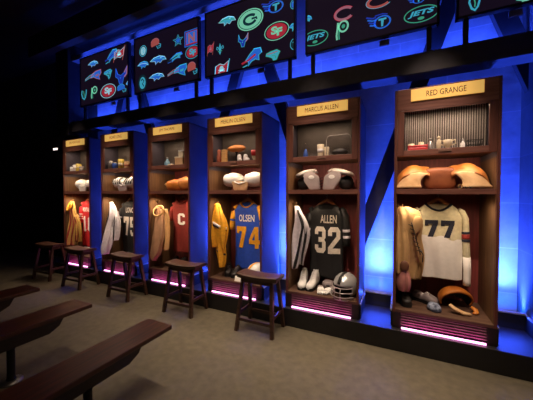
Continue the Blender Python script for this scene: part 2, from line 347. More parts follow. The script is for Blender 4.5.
# ------------------------------------------------------------------ lockers
MESH_ROD = 44
def locker(n, text, label):
    t = thing('locker', label, 'locker', (LX(n), Y0, ZP), 0, 'row of wooden display lockers')
    z = lambda v: v - ZP
    bm = nb(); box(bm, (0, 0.001, z(ZP)), (LW, 0.03, z(0.222)), 0.003); box(bm, (0, 0.03, z(ZP)), (LW, LD, z(ZF - 0.03)))
    box(bm, (0, 0.0, z(0.222)), (0.07, 0.03, z(ZF - 0.03))); box(bm, (LW - 0.07, 0, z(0.222)), (LW, 0.03, z(ZF - 0.03)))
    base = obj('base', bm, BASEW, t)
    for i in range(5):
        zz = z(0.236 + 0.025 * i); bm = nb()
        prism(bm, [(0.004, zz), (0.026, zz + 0.008), (0.026, zz + 0.017), (0.004, zz + 0.010)], 0.072, LW - 0.072, 'x')
        obj('vent_slat', bm, SLAT, base)
    bm = nb(); box(bm, (0.078, -0.016, z(0.203)), (LW - 0.078, -0.002, z(0.218)), 0.003)
    tag(obj('light_strip', bm, STRIP, t), 'glowing magenta light strip')
    bm = nb(); box(bm, (0.024, 0.0, z(ZF - 0.03)), (LW - 0.024, LD - 0.01, z(ZF)), 0.004); obj('floor_board', bm, FLOORB, t)
    for s, a in ((0, 0), (1, LW - 0.024)):
        bm = nb(); box(bm, (a, 0.018, z(ZF - 0.03)), (a + 0.024, LD, z(ZT)), 0.002, mi=1)
        box(bm, (a, 0, z(ZF - 0.03)), (a + 0.024, 0.018, z(ZT)), 0.003, mi=0)
        inx = 0.0245 if s == 0 else LW - 0.0245           # inner veneer
        box(bm, (inx - 0.0015, 0.02, z(ZF)), (inx + 0.0015, LD - 0.012, z(1.82)), mi=2)
        obj('side_panel', bm, [WOOD, SIDE, INNER], t)
    bm = nb(); box(bm, (0.024, LD - 0.014, z(ZF)), (LW - 0.024, LD, z(ZT - 0.02))); obj('back_panel', bm, BACKW, t)
    bm = nb(); box(bm, (0.0, 0.0, z(ZT - 0.022)), (LW, LD, z(ZT)), 0.004); obj('top_panel', bm, SIDE, t)
    bm = nb(); box(bm, (0.024, -0.004, z(2.289)), (LW - 0.024, 0.02, z(ZT - 0.001)), 0.003); obj('header', bm, WOODH, t)
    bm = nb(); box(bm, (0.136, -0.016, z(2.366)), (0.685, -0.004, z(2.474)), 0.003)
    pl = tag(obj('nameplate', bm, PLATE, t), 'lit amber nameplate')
    bm = fit(text_bm(text, 0.0), 0.41, z(2.42), min(0.03 * len(text), 0.36), 0.05, y=-0.0172); obj('lettering', bm, INK, pl)
    # display hutch: door frame, pane, mesh back, bottom
    bm = nb()
    box(bm, (0.026, -0.002, z(1.86)), (0.083, 0.02, z(2.288)), 0.003, 0); box(bm, (LW - 0.083, -0.002, z(1.86)), (LW - 0.026, 0.02, z(2.288)), 0.003, 0)
    box(bm, (0.083, -0.002, z(1.86)), (LW - 0.083, 0.02, z(1.915)), 0.003, 1); box(bm, (0.083, -0.002, z(2.276)), (LW - 0.083, 0.02, z(2.288)), 0.002, 1)
    d = obj('hutch_door', bm, [WOOD, WOODH], t)
    bm = nb(); box(bm, (0.36, -0.012, z(1.884)), (0.46, -0.002, z(1.908)), 0.002); obj('latch', bm, LATCH, d)
    bm = nb(); box(bm, (0.083, 0.008, z(1.915)), (LW - 0.083, 0.011, z(2.276))); obj('pane', bm, GLASS, d)
    bm = nb(); box(bm, (0.024, 0.022, z(1.875)), (LW - 0.024, LD - 0.015, z(1.9))); obj('hutch_bottom', bm, INNER, t)
    bm = nb(); box(bm, (0.03, 0.3, z(1.901)), (LW - 0.03, 0.306, z(ZT - 0.025)), mi=1)
    nr, hw_ = (38, 0.0034) if n == 1 else (64, 0.0022)
    for i in range(nr):
        x = 0.045 + (LW - 0.09) * i / (nr - 1); box(bm, (x - hw_, 0.29, z(1.901)), (x + hw_, 0.298, z(2.46)))
    obj('mesh_panel', bm, [MESHM if n == 1 else MESHD, MESHB], t)
    bm = nb(); box(bm, (0.026, 0.03, z(1.506)), (LW - 0.026, LD - 0.015, z(1.54)), 0.003); box(bm, (0.0245, 0.008, z(1.5)), (LW - 0.0245, 0.03, z(1.546)), 0.003); obj('shelf', bm, WOODH, t)
    bm = nb(); tube(bm, [(0.03, 0.14, z(1.385)), (0.075, 0.14, z(1.375)), (0.085, 0.14, z(1.40))], 0.006); lathe(bm, [(0.018, 0), (0.018, 0.004)], 12, (0.03, 0.14, z(1.385)))
    obj('coat_hook', bm, BRASS, t)
    return t
ROW = [('RED GRANGE', 'wooden locker with a cream 77 jersey, nearest the right wall'),
       ('MARCUS ALLEN', 'wooden locker with a black 32 jersey and silver helmet'),
       ('MERLIN OLSEN', 'wooden locker with a blue 74 jersey and yellow jersey'),
       ('JIM THORPE', 'wooden locker with a maroon jersey lettered C'),
       ('HOWIE LONG', 'wooden locker with a black jersey beside silver trousers, second from left end'),
       ('JOE MONTANA', 'wooden locker with a red jersey and gold trousers, leftmost of the row')]
for i, (t_, l_) in enumerate(ROW): locker(i + 1, t_, l_)
WHO = {1: 'the locker nearest the right wall', 2: 'the black 32 jersey locker', 3: 'the blue 74 jersey locker', 4: 'the maroon C jersey locker',
       5: 'the second locker from the left end', 6: 'the leftmost locker'}

# ------------------------------------------------------------------ cloth colours
def cloth(name, rgb, rough=0.85, var=0.12, bump=0.15, scale=30, **kw): return mat('cloth_' + name, rgb, rough, var=var, bump=bump, scale=scale, **kw)
CREAM = cloth('cream', (212, 202, 166)); WHITEC = cloth('white', (244, 240, 234), var=0.04); NAVY = cloth('navy', (34, 36, 52)); BLACKC = cloth('black', (30, 30, 32), 0.55)
SILV = cloth('silver', (216, 210, 218), 0.5); ROYAL = cloth('royal', (42, 82, 198), 0.6); GOLD = cloth('gold', (240, 170, 40), 0.6); MAROON = cloth('maroon', (138, 44, 36))
TAN = cloth('tan', (196, 156, 104), scale=14); REDC = cloth('red', (206, 34, 42), 0.65); GOLDP = cloth('old_gold', (206, 166, 88), 0.5); CANVAS = cloth('canvas', (172, 130, 96), scale=14)
NUMW = cloth('numeral_white', (228, 218, 204), 0.6); REDB = cloth('red_band', (150, 50, 44)); OCHRE = cloth('ochre', (214, 168, 110), scale=14); DUST = cloth('dusty_rose', (172, 112, 106), scale=14)
LEA = mat('tan_leather', (206, 134, 62), 0.5, scale=9, rgb2=(160, 92, 40), bump=0.2); LEAB = mat('brown_leather', (160, 92, 54), 0.5, scale=9, rgb2=(128, 68, 38), bump=0.2)
LEAO = mat('orange_leather', (214, 132, 48), 0.5, scale=9, rgb2=(170, 92, 30), bump=0.2); PADC = mat('cream_felt', (222, 186, 140), 0.85, scale=12, rgb2=(196, 152, 104), bump=0.2)
LEAD = mat('deep_brown_leather', (104, 66, 48), 0.6, var=0.2)
DARKL = mat('dark_leather', (36, 30, 28), 0.5, var=0.2); WHITEP = mat('white_plastic', (226, 224, 222), 0.35, var=0.05); GREYP = mat('grey_plastic', (158, 146, 146), 0.4, var=0.1)
SILVP = mat('silver_shell', (196, 196, 198), 0.25, metal=0.5, var=0.04); CAPG = mat('pale_grey_plastic', (170, 166, 164), 0.4, var=0.08); RUBBER = mat('black_rubber', (22, 22, 24), 0.6); HANGW = mat('hanger_wood', (176, 110, 66), 0.4, var=0.2)
REDP = mat('red_tin', (206, 40, 44), 0.4, var=0.1); PEWTER = mat('pewter', (164, 160, 158), 0.35, metal=0.7); IVORY = mat('ivory_ceramic', (222, 208, 178), 0.4, var=0.08)
BLUEP = mat('blue_plastic', (60, 96, 180), 0.4); OAK = mat('pale_oak', (206, 160, 100), 0.5, var=0.2, stretch=(1, 1, 9)); PAPER = mat('white_paper', (236, 230, 222), 0.8, var=0.03)
TERRA = mat('terracotta', (170, 92, 66), 0.6); PBLUE = mat('pale_blue_glass', (120, 160, 180), 0.3); YELP = mat('yellow_plastic', (216, 190, 80), 0.45)

# ------------------------------------------------------------------ garments
def hanger(n, xc, d, ztop, label):
    t = thing('clothes_hanger', label, 'hanger', (LX(n) + xc, Y0 + d, ztop), 0, 'wooden hangers under the locker shelves')
    bm = nb(); pts = [(-0.15 + 0.30 * i / 16, 0, 0.045 - 0.115 * abs(-1 + i / 8) ** 1.25) for i in range(17)]
    tube(bm, pts, 0.013, 8, flat=1.4); obj('hanger_bar', bm, HANGW, t)
    bm = nb(); top = 1.498 - ztop
    tube(bm, [(0, 0, 0.05), (0, 0, top - 0.03), (0.008, 0, top - 0.012), (0.0, 0, top - 0.003), (-0.012, 0, top - 0.008)], 0.0035, 6); obj('hook', bm, STEEL, t)
def jersey(n, label, xc, d, ztop, zhem, hw, body, sleeve=None, sl=0.36, srad=0.06, collar=None, neck=0.092, name=None, num=None, nmat=None, namemat=None,
           num_at=None, name_at=None, stripes=(), flare=1.0, amp=0.012, split=None, cuff=None, extra_num_shadow=None):
    H = ztop - zhem
    t = thing('jersey', label, 'jersey', (LX(n) + xc, Y0 + d, zhem), 0, 'football jerseys on hangers')
    rows = [(0, 0, 0, hw * flare, 0.05), (H * 0.25, 0, 0, hw * 0.98, 0.052), (H * 0.6, 0, 0, hw * 0.97, 0.06), (H - 0.2, 0, 0, hw, 0.062), (H - 0.09, 0, 0, hw * 0.98, 0.055),
            (H - 0.045, 0, 0, hw * 0.74, 0.045), (H, 0, 0.0, neck, 0.036)]
    bm, f = shell(rows, amp=amp, ph=n * 1.7)
    # scooped neckline: the front top dips
    for v in bm.verts:
        if v.co.z > H - 0.03 and abs(v.co.x) < neck * 1.05 and v.co.y < 0: v.co.z -= 0.055 * (1 - (v.co.x / (neck * 1.05)) ** 2)
    obj('body', bm, body, t)
    for s in (-1, 1):
        zs = H - 0.085; L = sl
        path = [(s * (hw * 0.80), 0, zs + 0.03), (s * hw * 0.93, -0.002, zs + 0.005), (s * (hw + 0.01), -0.006, zs - 0.06), (s * (hw + 0.026), -0.012, zs - L * 0.5), (s * (hw + 0.036), -0.018, zs - L * 0.8), (s * (hw + 0.034), -0.02, zs - L)]
        rad = [srad * 0.55, srad * 0.85, srad * 0.92, srad * 0.86, srad * 0.8, srad * 0.78]
        bm = nb(); tube(bm, path, rad, 18, flat=0.72)
        sv = obj('sleeve', bm, sleeve or body, t, smooth=True)
        for (a, wid, mt) in stripes:
            bm = nb(); pts = []
            for q in range(4):
                u = (a + wid * q / 3) * 5; i = min(int(u), 4); w = u - i
                pts.append(tuple(path[i][j] * (1 - w) + path[i + 1][j] * w for j in range(3)))
            rr = [srad * 0.965 if a < 0.6 else srad * 0.86] * 4
            tube(bm, pts, rr, 18, flat=0.74); obj('sleeve_stripe', bm, mt, sv, smooth=True)
        if cuff:
            m3 = tuple(0.62 * np.array(path[3]) + 0.38 * np.array(path[4])); bm = nb()
            tube(bm, [m3, path[4], tuple(0.3 * np.array(path[4]) + 0.7 * np.array(path[5])), tuple(np.array(path[5]) + np.array((0, 0, -0.004)))], [srad * 0.86, srad * 0.83, srad * 0.8, srad * 0.9], 18, flat=0.74); obj('cuff', bm, cuff, sv, smooth=True)
    if collar:
        bm = nb(); pts = []
        for i in range(13):
            u = -1 + i / 6; x = u * neck * 1.06; zz = H - 0.004 - 0.062 * (1 - u * u)
            pts.append((x, f(x * 0.94, min(zz, H - 0.002)) - 0.004, zz))
        tube(bm, pts, 0.016, 8, flat=0.6); obj('collar', bm, collar, t, smooth=True)
    if split:
        mt, zs_ = split
        obj('lower_cloth', band(f, -hw * 0.985, hw * 0.985, 0.004, zs_, 40, 14, 0.006), mt, t)
    if num:
        cx, cz, w, h = num_at
        obj('number', fit(digits_bm(num), cx - xc, cz - zhem, w, h, f, 0.007), nmat, t)
    if name:
        cx, cz, w, h = name_at
        obj('name_lettering', fit(text_bm(name, 0.02), cx - xc, cz - zhem, w, h, f, 0.007), namemat or nmat, t)
    hanger(n, xc, d, ztop, 'wooden hanger holding the ' + label.split(' hanging')[0].split(' on')[0])
    return t, f
def split_line(x): return 0.40 - 0.12 * x + 0.026 * abs(math.sin(15 * x + 1.2)) + 0.008 * math.sin(51 * x)
jersey(1, 'cream long-sleeved jersey with navy 77 and navy collar', 0.40, 0.32, 1.405, 0.66, 0.212, CREAM, sl=0.70, srad=0.05, neck=0.102, collar=NAVY, num='77', nmat=NAVY,
       num_at=(0.408, 1.157, 0.25, 0.17), stripes=((0.485, 0.016, NAVY), (0.504, 0.03, REDB), (0.537, 0.016, NAVY)), split=(WHITEC, split_line), cuff=WHITEC, amp=0.010)
jersey(2, 'black jersey with white ALLEN and 32', 0.39, 0.345, 1.385, 0.50, 0.205, BLACKC, sl=0.40, srad=0.066, num='32', nmat=NUMW, name='ALLEN', namemat=NUMW,
       num_at=(0.41, 0.955, 0.30, 0.315), name_at=(0.425, 1.205, 0.19, 0.095), stripes=((0.62, 0.05, SILV), (0.74, 0.05, SILV)), amp=0.010)
jersey(3, 'royal blue jersey with yellow 74 and yellow sleeves', 0.42, 0.345, 1.385, 0.47, 0.205, ROYAL, sleeve=GOLD, sl=0.30, srad=0.062, collar=GOLD, num='74', nmat=GOLD, name='OLSEN', namemat=WHITEC,
       num_at=(0.45, 0.91, 0.35, 0.295), name_at=(0.437, 1.172, 0.235, 0.095), stripes=((0.6, 0.06, ROYAL),), amp=0.008)
jersey(4, 'maroon jersey with a white letter C on the chest', 0.41, 0.31, 1.42, 0.595, 0.195, MAROON, sl=0.26, srad=0.055, num='C', nmat=WHITEC,
       num_at=(0.43, 1.115, 0.14, 0.175), collar=MAROON, amp=0.012)
jersey(5, 'black jersey with white LONG and 75', 0.40, 0.27, 1.385, 0.50, 0.2, BLACKC, sl=0.36, srad=0.064, num='75', nmat=NUMW, name='LONG', namemat=NUMW,
       num_at=(0.44, 0.95, 0.33, 0.32), name_at=(0.44, 1.225, 0.19, 0.09), stripes=((0.62, 0.05, SILV),), amp=0.010)
jersey(6, 'red jersey with white number in the leftmost locker', 0.36, 0.27, 1.385, 0.50, 0.205, REDC, sl=0.36, srad=0.064, num='16', nmat=WHITEC,
       num_at=(0.40, 0.93, 0.32, 0.29), name='MONTANA', namemat=WHITEC, name_at=(0.37, 1.2, 0.28, 0.085), stripes=((0.60, 0.04, WHITEC), (0.68, 0.04, WHITEC), (0.76, 0.04, WHITEC)), amp=0.010)

def trousers(n, label, xc, d, ztop, legs, m, stripe=None, waist=None, amp=0.02, radial=0.13, lobes=7, name='football_trousers', cat='trousers', extra=None):
    """trousers gathered on a hook: each leg a folded cloth shell"""
    t = thing(name, label, cat, (LX(n) + xc, Y0 + d, 0), 0, 'trousers and tops hung on the left of the lockers')
    for j, rows in enumerate(legs):
        mm = m[j] if isinstance(m, (list, tuple)) else m
        bm, f = shell(rows, amp=amp, amp_top=0.004, k=30, ph=n + 2.1 * j, n=2.1, radial=radial, lobes=lobes, seg=48)
        lg = obj('trouser_leg' if cat == 'trousers' else 'cloth_panel', bm, mm, t)
        if stripe:
            zs = [r[0] for r in rows]
            for mt, u, wd in stripe:
                bm = nb(); g = []
                for i in range(31):
                    zz = zs[0] + 0.006 + (zs[-1] - zs[0]) * 0.93 * i / 30
                    xcn = hermite(zs, [r[1] for r in rows], zz); hwn = hermite(zs, [r[3] for r in rows], zz)
                    xx = xcn + u * hwn; w2 = min(wd, hwn * 0.3)
                    g.append([bm.verts.new((xx + q * w2, f(xx + q * w2, zz) - 0.010 , zz)) for q in (-1, -0.33, 0.33, 1)])
                for i in range(30):
                    for q in range(3): bm.faces.new((g[i][q], g[i][q + 1], g[i + 1][q + 1], g[i + 1][q])).smooth = True
                o = obj('side_stripe', bm, mt, lg); solidify(o, 0.004, 0)
    if waist:
        bm = nb(); tube(bm, [(waist[0] + waist[2] * math.cos(a), waist[4] + waist[3] * 0.5 * math.sin(a), waist[1] + waist[3] * math.sin(a)) for a in [2 * PI * i / 20 for i in range(20)]], 0.010, 8, closed=True, flat=1.6)
        obj('waistband', bm, waist[5], t, smooth=True)
    return t
# right-hand locker: tan canvas trousers with a bulging hip pad
t = trousers(1, 'tan canvas trousers with laces hanging left of the cream 77 jersey', 0, 0.105, 1.37,
         [[(0.66, 0.17, 0.03, 0.07, 0.04), (0.80, 0.175, 0.03, 0.085, 0.05), (0.95, 0.17, 0.02, 0.098, 0.06), (1.10, 0.142, 0.01, 0.098, 0.065), (1.20, 0.145, 0.0, 0.102, 0.06), (1.28, 0.138, 0.0, 0.098, 0.055), (1.34, 0.12, 0.01, 0.085, 0.04), (1.375, 0.09, 0.01, 0.04, 0.02)],
          [(0.72, 0.085, -0.03, 0.052, 0.045), (0.88, 0.088, -0.025, 0.058, 0.05), (1.1, 0.085, -0.02, 0.055, 0.045), (1.3, 0.07, -0.01, 0.035, 0.03)],
          [(0.55, 0.09, -0.035, 0.045, 0.04), (0.60, 0.09, -0.035, 0.058, 0.047), (0.68, 0.092, -0.03, 0.058, 0.046), (0.76, 0.09, -0.02, 0.04, 0.035)]], [TAN, TAN, DUST], radial=0.09, amp=0.02)
bm = nb(); sell(bm, (0.192, -0.04, 1.19), (0.05, 0.024, 0.095), (0.85, 0.9), M=Matrix.Translation((0.215, 0, 1.19)) @ Matrix.Rotation(0.35, 4, 'Y') @ Matrix.Translation((-0.215, 0, -1.19)), lump=0.03); tag(obj('hip_pad', bm, TAN, t), 'bulging quilted hip pad')
bm = nb()
for i in range(7): bar(bm, (0.13 + 0.012 * i, -0.082, 1.21 - 0.04 * i), (0.17 + 0.012 * i, -0.086, 1.195 - 0.04 * i), 0.006, 0.006)
tube(bm, [(0.155 + 0.011 * i, -0.085, 1.23 - 0.043 * i) for i in range(8)], 0.005, 6)
tube(bm, [(0.23, -0.08, 0.98), (0.255, -0.085, 0.93), (0.25, -0.085, 0.86)], 0.005, 6); obj('lacing', bm, DARKL, t)
bm = nb(); sell(bm, (0.10, -0.062, 0.80), (0.04, 0.016, 0.055), (0.9, 0.9), lump=0.04); tag(obj('knee_patch', bm, LEAD, t), 'dark brown leather knee patch')
trousers(2, 'silver trousers with black stripes hanging left of the black 32 jersey', 0, 0.13, 1.35,
         [[(0.62, 0.06, 0.0, 0.036, 0.022), (0.80, 0.085, 0.0, 0.055, 0.03), (1.0, 0.12, 0.0, 0.075, 0.035), (1.12, 0.14, 0.0, 0.08, 0.04), (1.25, 0.115, 0, 0.05, 0.035), (1.36, 0.08, 0.01, 0.025, 0.02)],
          [(0.66, 0.13, 0.03, 0.034, 0.02), (0.9, 0.17, 0.03, 0.045, 0.025), (1.05, 0.185, 0.02, 0.05, 0.03), (1.2, 0.14, 0.02, 0.05, 0.03), (1.33, 0.09, 0.02, 0.025, 0.02)]], SILV, stripe=((BLACKC, 0.35, 0.012),), radial=0.10)
t = trousers(3, 'yellow practice jersey with white and navy stripes hanging left of the blue 74 jersey', 0, 0.09, 1.37,
         [[(0.78, 0.125, 0.0, 0.10, 0.045), (0.9, 0.13, 0.0, 0.108, 0.05), (1.05, 0.14, 0.0, 0.112, 0.05), (1.2, 0.12, 0, 0.085, 0.045), (1.37, 0.08, 0.01, 0.028, 0.025)],
          [(0.52, 0.15, 0.02, 0.045, 0.03), (0.62, 0.15, 0.02, 0.06, 0.035), (0.75, 0.14, 0.02, 0.07, 0.04), (0.9, 0.13, 0.02, 0.05, 0.035)]], GOLD, name='jersey', cat='jersey', radial=0.12)
for zz, mt, hh in ((1.085, WHITEC, 0.028), (1.055, NAVY, 0.02), (0.72, NAVY, 0.02)):
    hwid = 0.112 if zz > 0.9 else 0.072; xc_ = 0.132 if zz > 0.9 else 0.141
    bm, _ = shell([(zz - hh / 2, xc_, 0.0 if zz > 0.9 else 0.02, hwid + 0.003, 0.057 if zz > 0.9 else 0.047), (zz + hh / 2, xc_, 0.0 if zz > 0.9 else 0.02, hwid + 0.003, 0.057 if zz > 0.9 else 0.047)], amp=0.0, amp_top=0.004, k=30, ph=3, n=2.1, nrow=2)
    for v in bm.verts: v.co.z -= (v.co.x - 0.13) * 0.35
    obj('chest_stripe', bm, mt, t, smooth=True)
trousers(4, 'tan canvas trousers with loose straps hanging left of the maroon jersey', 0, 0.11, 1.35,
         [[(0.50, 0.11, -0.13, 0.05, 0.03), (0.58, 0.135, -0.12, 0.085, 0.04), (0.75, 0.16, -0.09, 0.10, 0.045), (0.95, 0.17, -0.05, 0.10, 0.05), (1.15, 0.15, -0.01, 0.08, 0.04), (1.3, 0.11, 0, 0.045, 0.03)],
          [(0.66, 0.275, -0.02, 0.055, 0.035), (0.85, 0.27, -0.01, 0.06, 0.04), (1.02, 0.25, 0.0, 0.07, 0.04), (1.15, 0.225, 0.01, 0.085, 0.04), (1.27, 0.19, 0.01, 0.07, 0.03)]], [CANVAS, OCHRE], waist=(0.15, 1.24, 0.10, 0.075, -0.05, OCHRE), amp=0.026, radial=0.16)
t = trousers(5, 'silver trousers draped over a hook left of the black 75 jersey', 0, 0.11, 1.36,
         [[(0.50, 0.13, -0.15, 0.085, 0.045), (0.62, 0.15, -0.13, 0.095, 0.045), (0.8, 0.165, -0.09, 0.085, 0.045), (0.98, 0.15, -0.05, 0.07, 0.04), (1.12, 0.165, -0.02, 0.095, 0.045), (1.24, 0.14, 0, 0.07, 0.035), (1.36, 0.085, 0.01, 0.03, 0.02)],
          [(0.72, 0.27, -0.03, 0.045, 0.03), (0.86, 0.275, -0.02, 0.06, 0.03), (1.05, 0.265, 0.0, 0.055, 0.03), (1.2, 0.2, 0.02, 0.045, 0.03)]], [SILV, SILV], stripe=((BLACKC, -0.2, 0.008),), radial=0.16, amp=0.026)
trousers(6, 'gold trousers with red stripes hanging left of the red jersey', 0, 0.10, 1.36,
         [[(0.54, 0.15, -0.03, 0.09, 0.04), (0.66, 0.165, -0.03, 0.11, 0.045), (0.85, 0.18, -0.02, 0.115, 0.05), (1.0, 0.17, -0.01, 0.09, 0.04), (1.15, 0.13, 0, 0.065, 0.035), (1.36, 0.085, 0.01, 0.03, 0.025)],
          [(0.6, 0.27, 0.02, 0.045, 0.03), (0.8, 0.275, 0.02, 0.055, 0.03), (0.95, 0.25, 0.02, 0.055, 0.03), (1.1, 0.19, 0.02, 0.04, 0.03)]], GOLDP, stripe=((REDB, -0.25, 0.010), (REDB, 0.35, 0.010)), amp=0.024, waist=(0.10, 1.27, 0.04, 0.08, -0.045, GOLD), radial=0.16)

# ------------------------------------------------------------------ things on the locker floors
def helmet(n, x, d, z, rz, label, shell_m, stripe_m, mask_m, rad=0.13, tilt=0.0):
    t = thing('football_helmet', label, 'helmet', (LX(n) + x, Y0 + d, z), rz, 'football helmets')
    R = (rad * 0.92, rad * 1.08, rad); c = (0, 0, rad * 0.78)
    cut = lambda v: v.z < -0.74 * rad or (v.y < -0.42 * rad and v.z < 0.22 * rad)
    bm = nb(); sell(bm, c, R, seg=40, cut=cut); o = solidify(obj('helmet_shell', bm, shell_m, t), 0.009)
    bm = nb(); sell(bm, c, tuple(v * 0.9 for v in R), seg=28, cut=lambda v: v.z < -0.7 * rad or (v.y < -0.3 * rad and v.z < 0.2 * rad)); obj('lining', bm, RUBBER, t)
    if stripe_m:
        bm = nb(); ring = []
        for i in range(25):
            a = math.radians(18 + (200 - 18) * i / 24); p = [(s * 0.017, -R[1] * 1.008 * math.cos(a), c[2] + R[2] * 1.008 * math.sin(a)) for s in (-1, 1)]
            ring.append([bm.verts.new(q) for q in p])
        for i in range(24): bm.faces.new((ring[i][0], ring[i][1], ring[i + 1][1], ring[i + 1][0])).smooth = True
        solidify(obj('crown_stripe', bm, stripe_m, t), 0.003, 0)
    for s in (-1, 1):
        bm = nb(); sell(bm, (s * R[0] * 0.985, 0.012, c[2] - 0.02), (0.006, 0.016, 0.016), seg=14); obj('ear_hole', bm, RUBBER, t)
        bm = nb(); sell(bm, (s * R[0] * 0.93, 0.03, c[2] + 0.035), (0.008, 0.032, 0.022), seg=14); obj('side_decal', bm, RUBBER if shell_m is SILVP else ROYAL, t)
    bm = nb()
    for zz, rr in ((0.06, 1.0), (0.015, 1.08), (-0.03, 1.12), (-0.06, 1.06)):
        tube(bm, [(R[0] * rr * 0.98 * math.sin(a), -R[1] * (rr + 0.02) * math.cos(a) - 0.012, c[2] - 0.045 + zz - 0.01) for a in [math.radians(-68 + 136 * i / 14) for i in range(15)]], 0.0055, 6)
    for x_ in (-0.035, 0.035): tube(bm, [(x_, -R[1] * 1.02 - 0.012, c[2] + 0.01), (x_, -R[1] * 1.09 - 0.012, c[2] - 0.04), (x_, -R[1] * 1.06 - 0.010, c[2] - 0.112)], 0.0055, 6)
    obj('face_mask', bm, mask_m, t)
    return t
helmet(2, 0.650, 0.155, ZF, -0.35, 'silver helmet with black centre stripe and grey face mask', SILVP, RUBBER, GREYP, 0.142)
helmet(3, 0.66, 0.165, ZF, -0.5, 'white helmet with gold stripe in the blue 74 jersey locker', WHITEP, GOLD, GREYP, 0.13)

def shoe(n, x, d, z, rz, label, upper, sole, L=0.27, high=0.15, group='football shoes', laces=None):
    t = thing('football_shoe', label, 'shoe', (LX(n) + x, Y0 + d, z), rz, group)
    S = [(-0.5, 0.016, 0.03), (-0.46, 0.034, 0.05), (-0.36, 0.046, 0.062), (-0.2, 0.05, 0.075), (-0.04, 0.045, 0.095), (0.08, 0.041, high * 0.78), (0.16, 0.040, high * 0.97), (0.28, 0.041, high), (0.42, 0.039, high), (0.48, 0.033, high * 0.96), (0.5, 0.022, high * 0.8)]
    bm = nb(); rings = []
    for y, w, h in S:
        rings.append([bm.verts.new((w * math.copysign(abs(math.cos(a)) ** 0.7, math.cos(a)), y * L, 0.018 + max(0, (h / 2) * (1 + math.copysign(abs(math.sin(a)) ** 0.8, math.sin(a)))))) for a in [2 * PI * i / 20 for i in range(20)]])
    for i in range(len(rings) - 1):
        for j in range(20): bm.faces.new((rings[i][j], rings[i][(j + 1) % 20], rings[i + 1][(j + 1) % 20], rings[i + 1][j])).smooth = True
    bm.faces.new(rings[0][::-1]); bm.faces.new(rings[-1]); obj('upper', bm, upper, t)
    out = [(w * 1.06, y * L) for y, w, h in S] + [(-w * 1.06, y * L) for y, w, h in S[::-1]]
    bm = nb(); prism(bm, out, 0.004, 0.034, 'z')
    for y in (-0.36, -0.2, 0.3, 0.42):
        for s in (-1, 1): lathe(bm, [(0.008, 0), (0.011, 0.006)], 8, (s * 0.022, y * L, 0))
    obj('sole', bm, sole, t)
    bm = nb()
    for i in range(5): y = -0.14 + 0.065 * i; h = float(np.interp(y, [s[0] for s in S], [s[2] for s in S])); tube(bm, [(-0.028, y * L, h * 0.86 + 0.018), (0, (y - 0.02) * L, h + 0.021), (0.028, y * L, h * 0.86 + 0.018)], 0.0035, 5)
    obj('laces', bm, laces or WHITEC, t)
    bm = nb(); tube(bm, [(0.026 * math.cos(a), (0.33 + 0.12 * math.sin(a)) * L, high + 0.014) for a in [2 * PI * i / 16 for i in range(16)]], 0.008, 6, closed=True); obj('ankle_collar', bm, upper, t, smooth=True)
    return t
shoe(2, 0.145, 0.2, ZF, 0.12, 'white high-top shoe under the silver trousers, left of the pair', WHITEP, RUBBER, 0.28, 0.18)
shoe(2, 0.262, 0.21, ZF, -0.12, 'white high-top shoe under the black 32 jersey, right of the pair', WHITEP, RUBBER, 0.28, 0.18)
shoe(1, 0.30, 0.31, ZF, 1.0, 'grey low shoe behind the navy cap', GREYP, RUBBER, 0.24, 0.075)
shoe(1, 0.10, 0.20, ZF, 0.3, 'black shoe under the tan canvas trousers', DARKL, RUBBER, 0.26, 0.1, laces=DARKL)
shoe(3, 0.17, 0.24, ZF, 0.5, 'black shoe under the yellow jersey, left of its pair', DARKL, RUBBER, 0.27, 0.11, laces=GREYP)
shoe(3, 0.31, 0.23, ZF, 0.2, 'black shoe under the blue 74 jersey, right of its pair', DARKL, RUBBER, 0.27, 0.11, laces=GREYP)
shoe(4, 0.30, 0.22, ZF, 0.4, 'black shoe under the maroon jersey, left of its pair', DARKL, RUBBER, 0.27, 0.11, laces=DARKL)
shoe(4, 0.44, 0.21, ZF, 0.1, 'black shoe under the maroon jersey, right of its pair', DARKL, RUBBER, 0.27, 0.11, laces=DARKL)
shoe(5, 0.33, 0.22, ZF, 0.3, 'white shoe under the silver trousers, left of its pair', WHITEP, RUBBER, 0.27, 0.09)
shoe(5, 0.46, 0.21, ZF, 0.0, 'white shoe under the black 75 jersey, right of its pair', WHITEP, RUBBER, 0.27, 0.09)
shoe(6, 0.30, 0.22, ZF, 0.2, 'white shoe under the red jersey, nearer the gold trousers', WHITEP, RUBBER, 0.27, 0.09)
shoe(6, 0.43, 0.21, ZF, 0.0, 'white shoe under the red jersey, farther from the gold trousers', WHITEP, RUBBER, 0.27, 0.09)
# gloves in the black jersey locker
for (x, d, rz, lb) in ((0.38, 0.12, 0.3, 'white glove lying left of the silver helmet, nearer the shoes'), (0.465, 0.135, -0.4, 'white glove lying against the silver helmet')):
    t = thing('glove', lb, 'glove', (LX(2) + x, Y0 + d, ZF), rz, 'white gloves by the silver helmet')
    bm = nb(); sell(bm, (0, 0.0, 0.028), (0.042, 0.05, 0.028), (0.8, 0.8), lump=0.03); obj('palm', bm, WHITEP, t)
    for i in range(4): bm = nb(); tube(bm, [(-0.03 + 0.02 * i, -0.035, 0.026), (-0.034 + 0.022 * i, -0.065, 0.024), (-0.034 + 0.022 * i, -0.09 - 0.006 * (i in (1, 2)), 0.014)], [0.012, 0.011, 0.008], 8); obj('finger', bm, WHITEP, t, smooth=True)
    bm = nb(); tube(bm, [(0.035, 0.0, 0.026), (0.058, -0.02, 0.022), (0.062, -0.042, 0.014)], [0.013, 0.012, 0.008], 8); obj('thumb', bm, WHITEP, t, smooth=True)
    bm = nb(); tube(bm, [(0, 0.04, 0.03), (0, 0.085, 0.032)], [0.036, 0.034], 14, flat=0.7); obj('cuff', bm, GREYP, t, smooth=True)
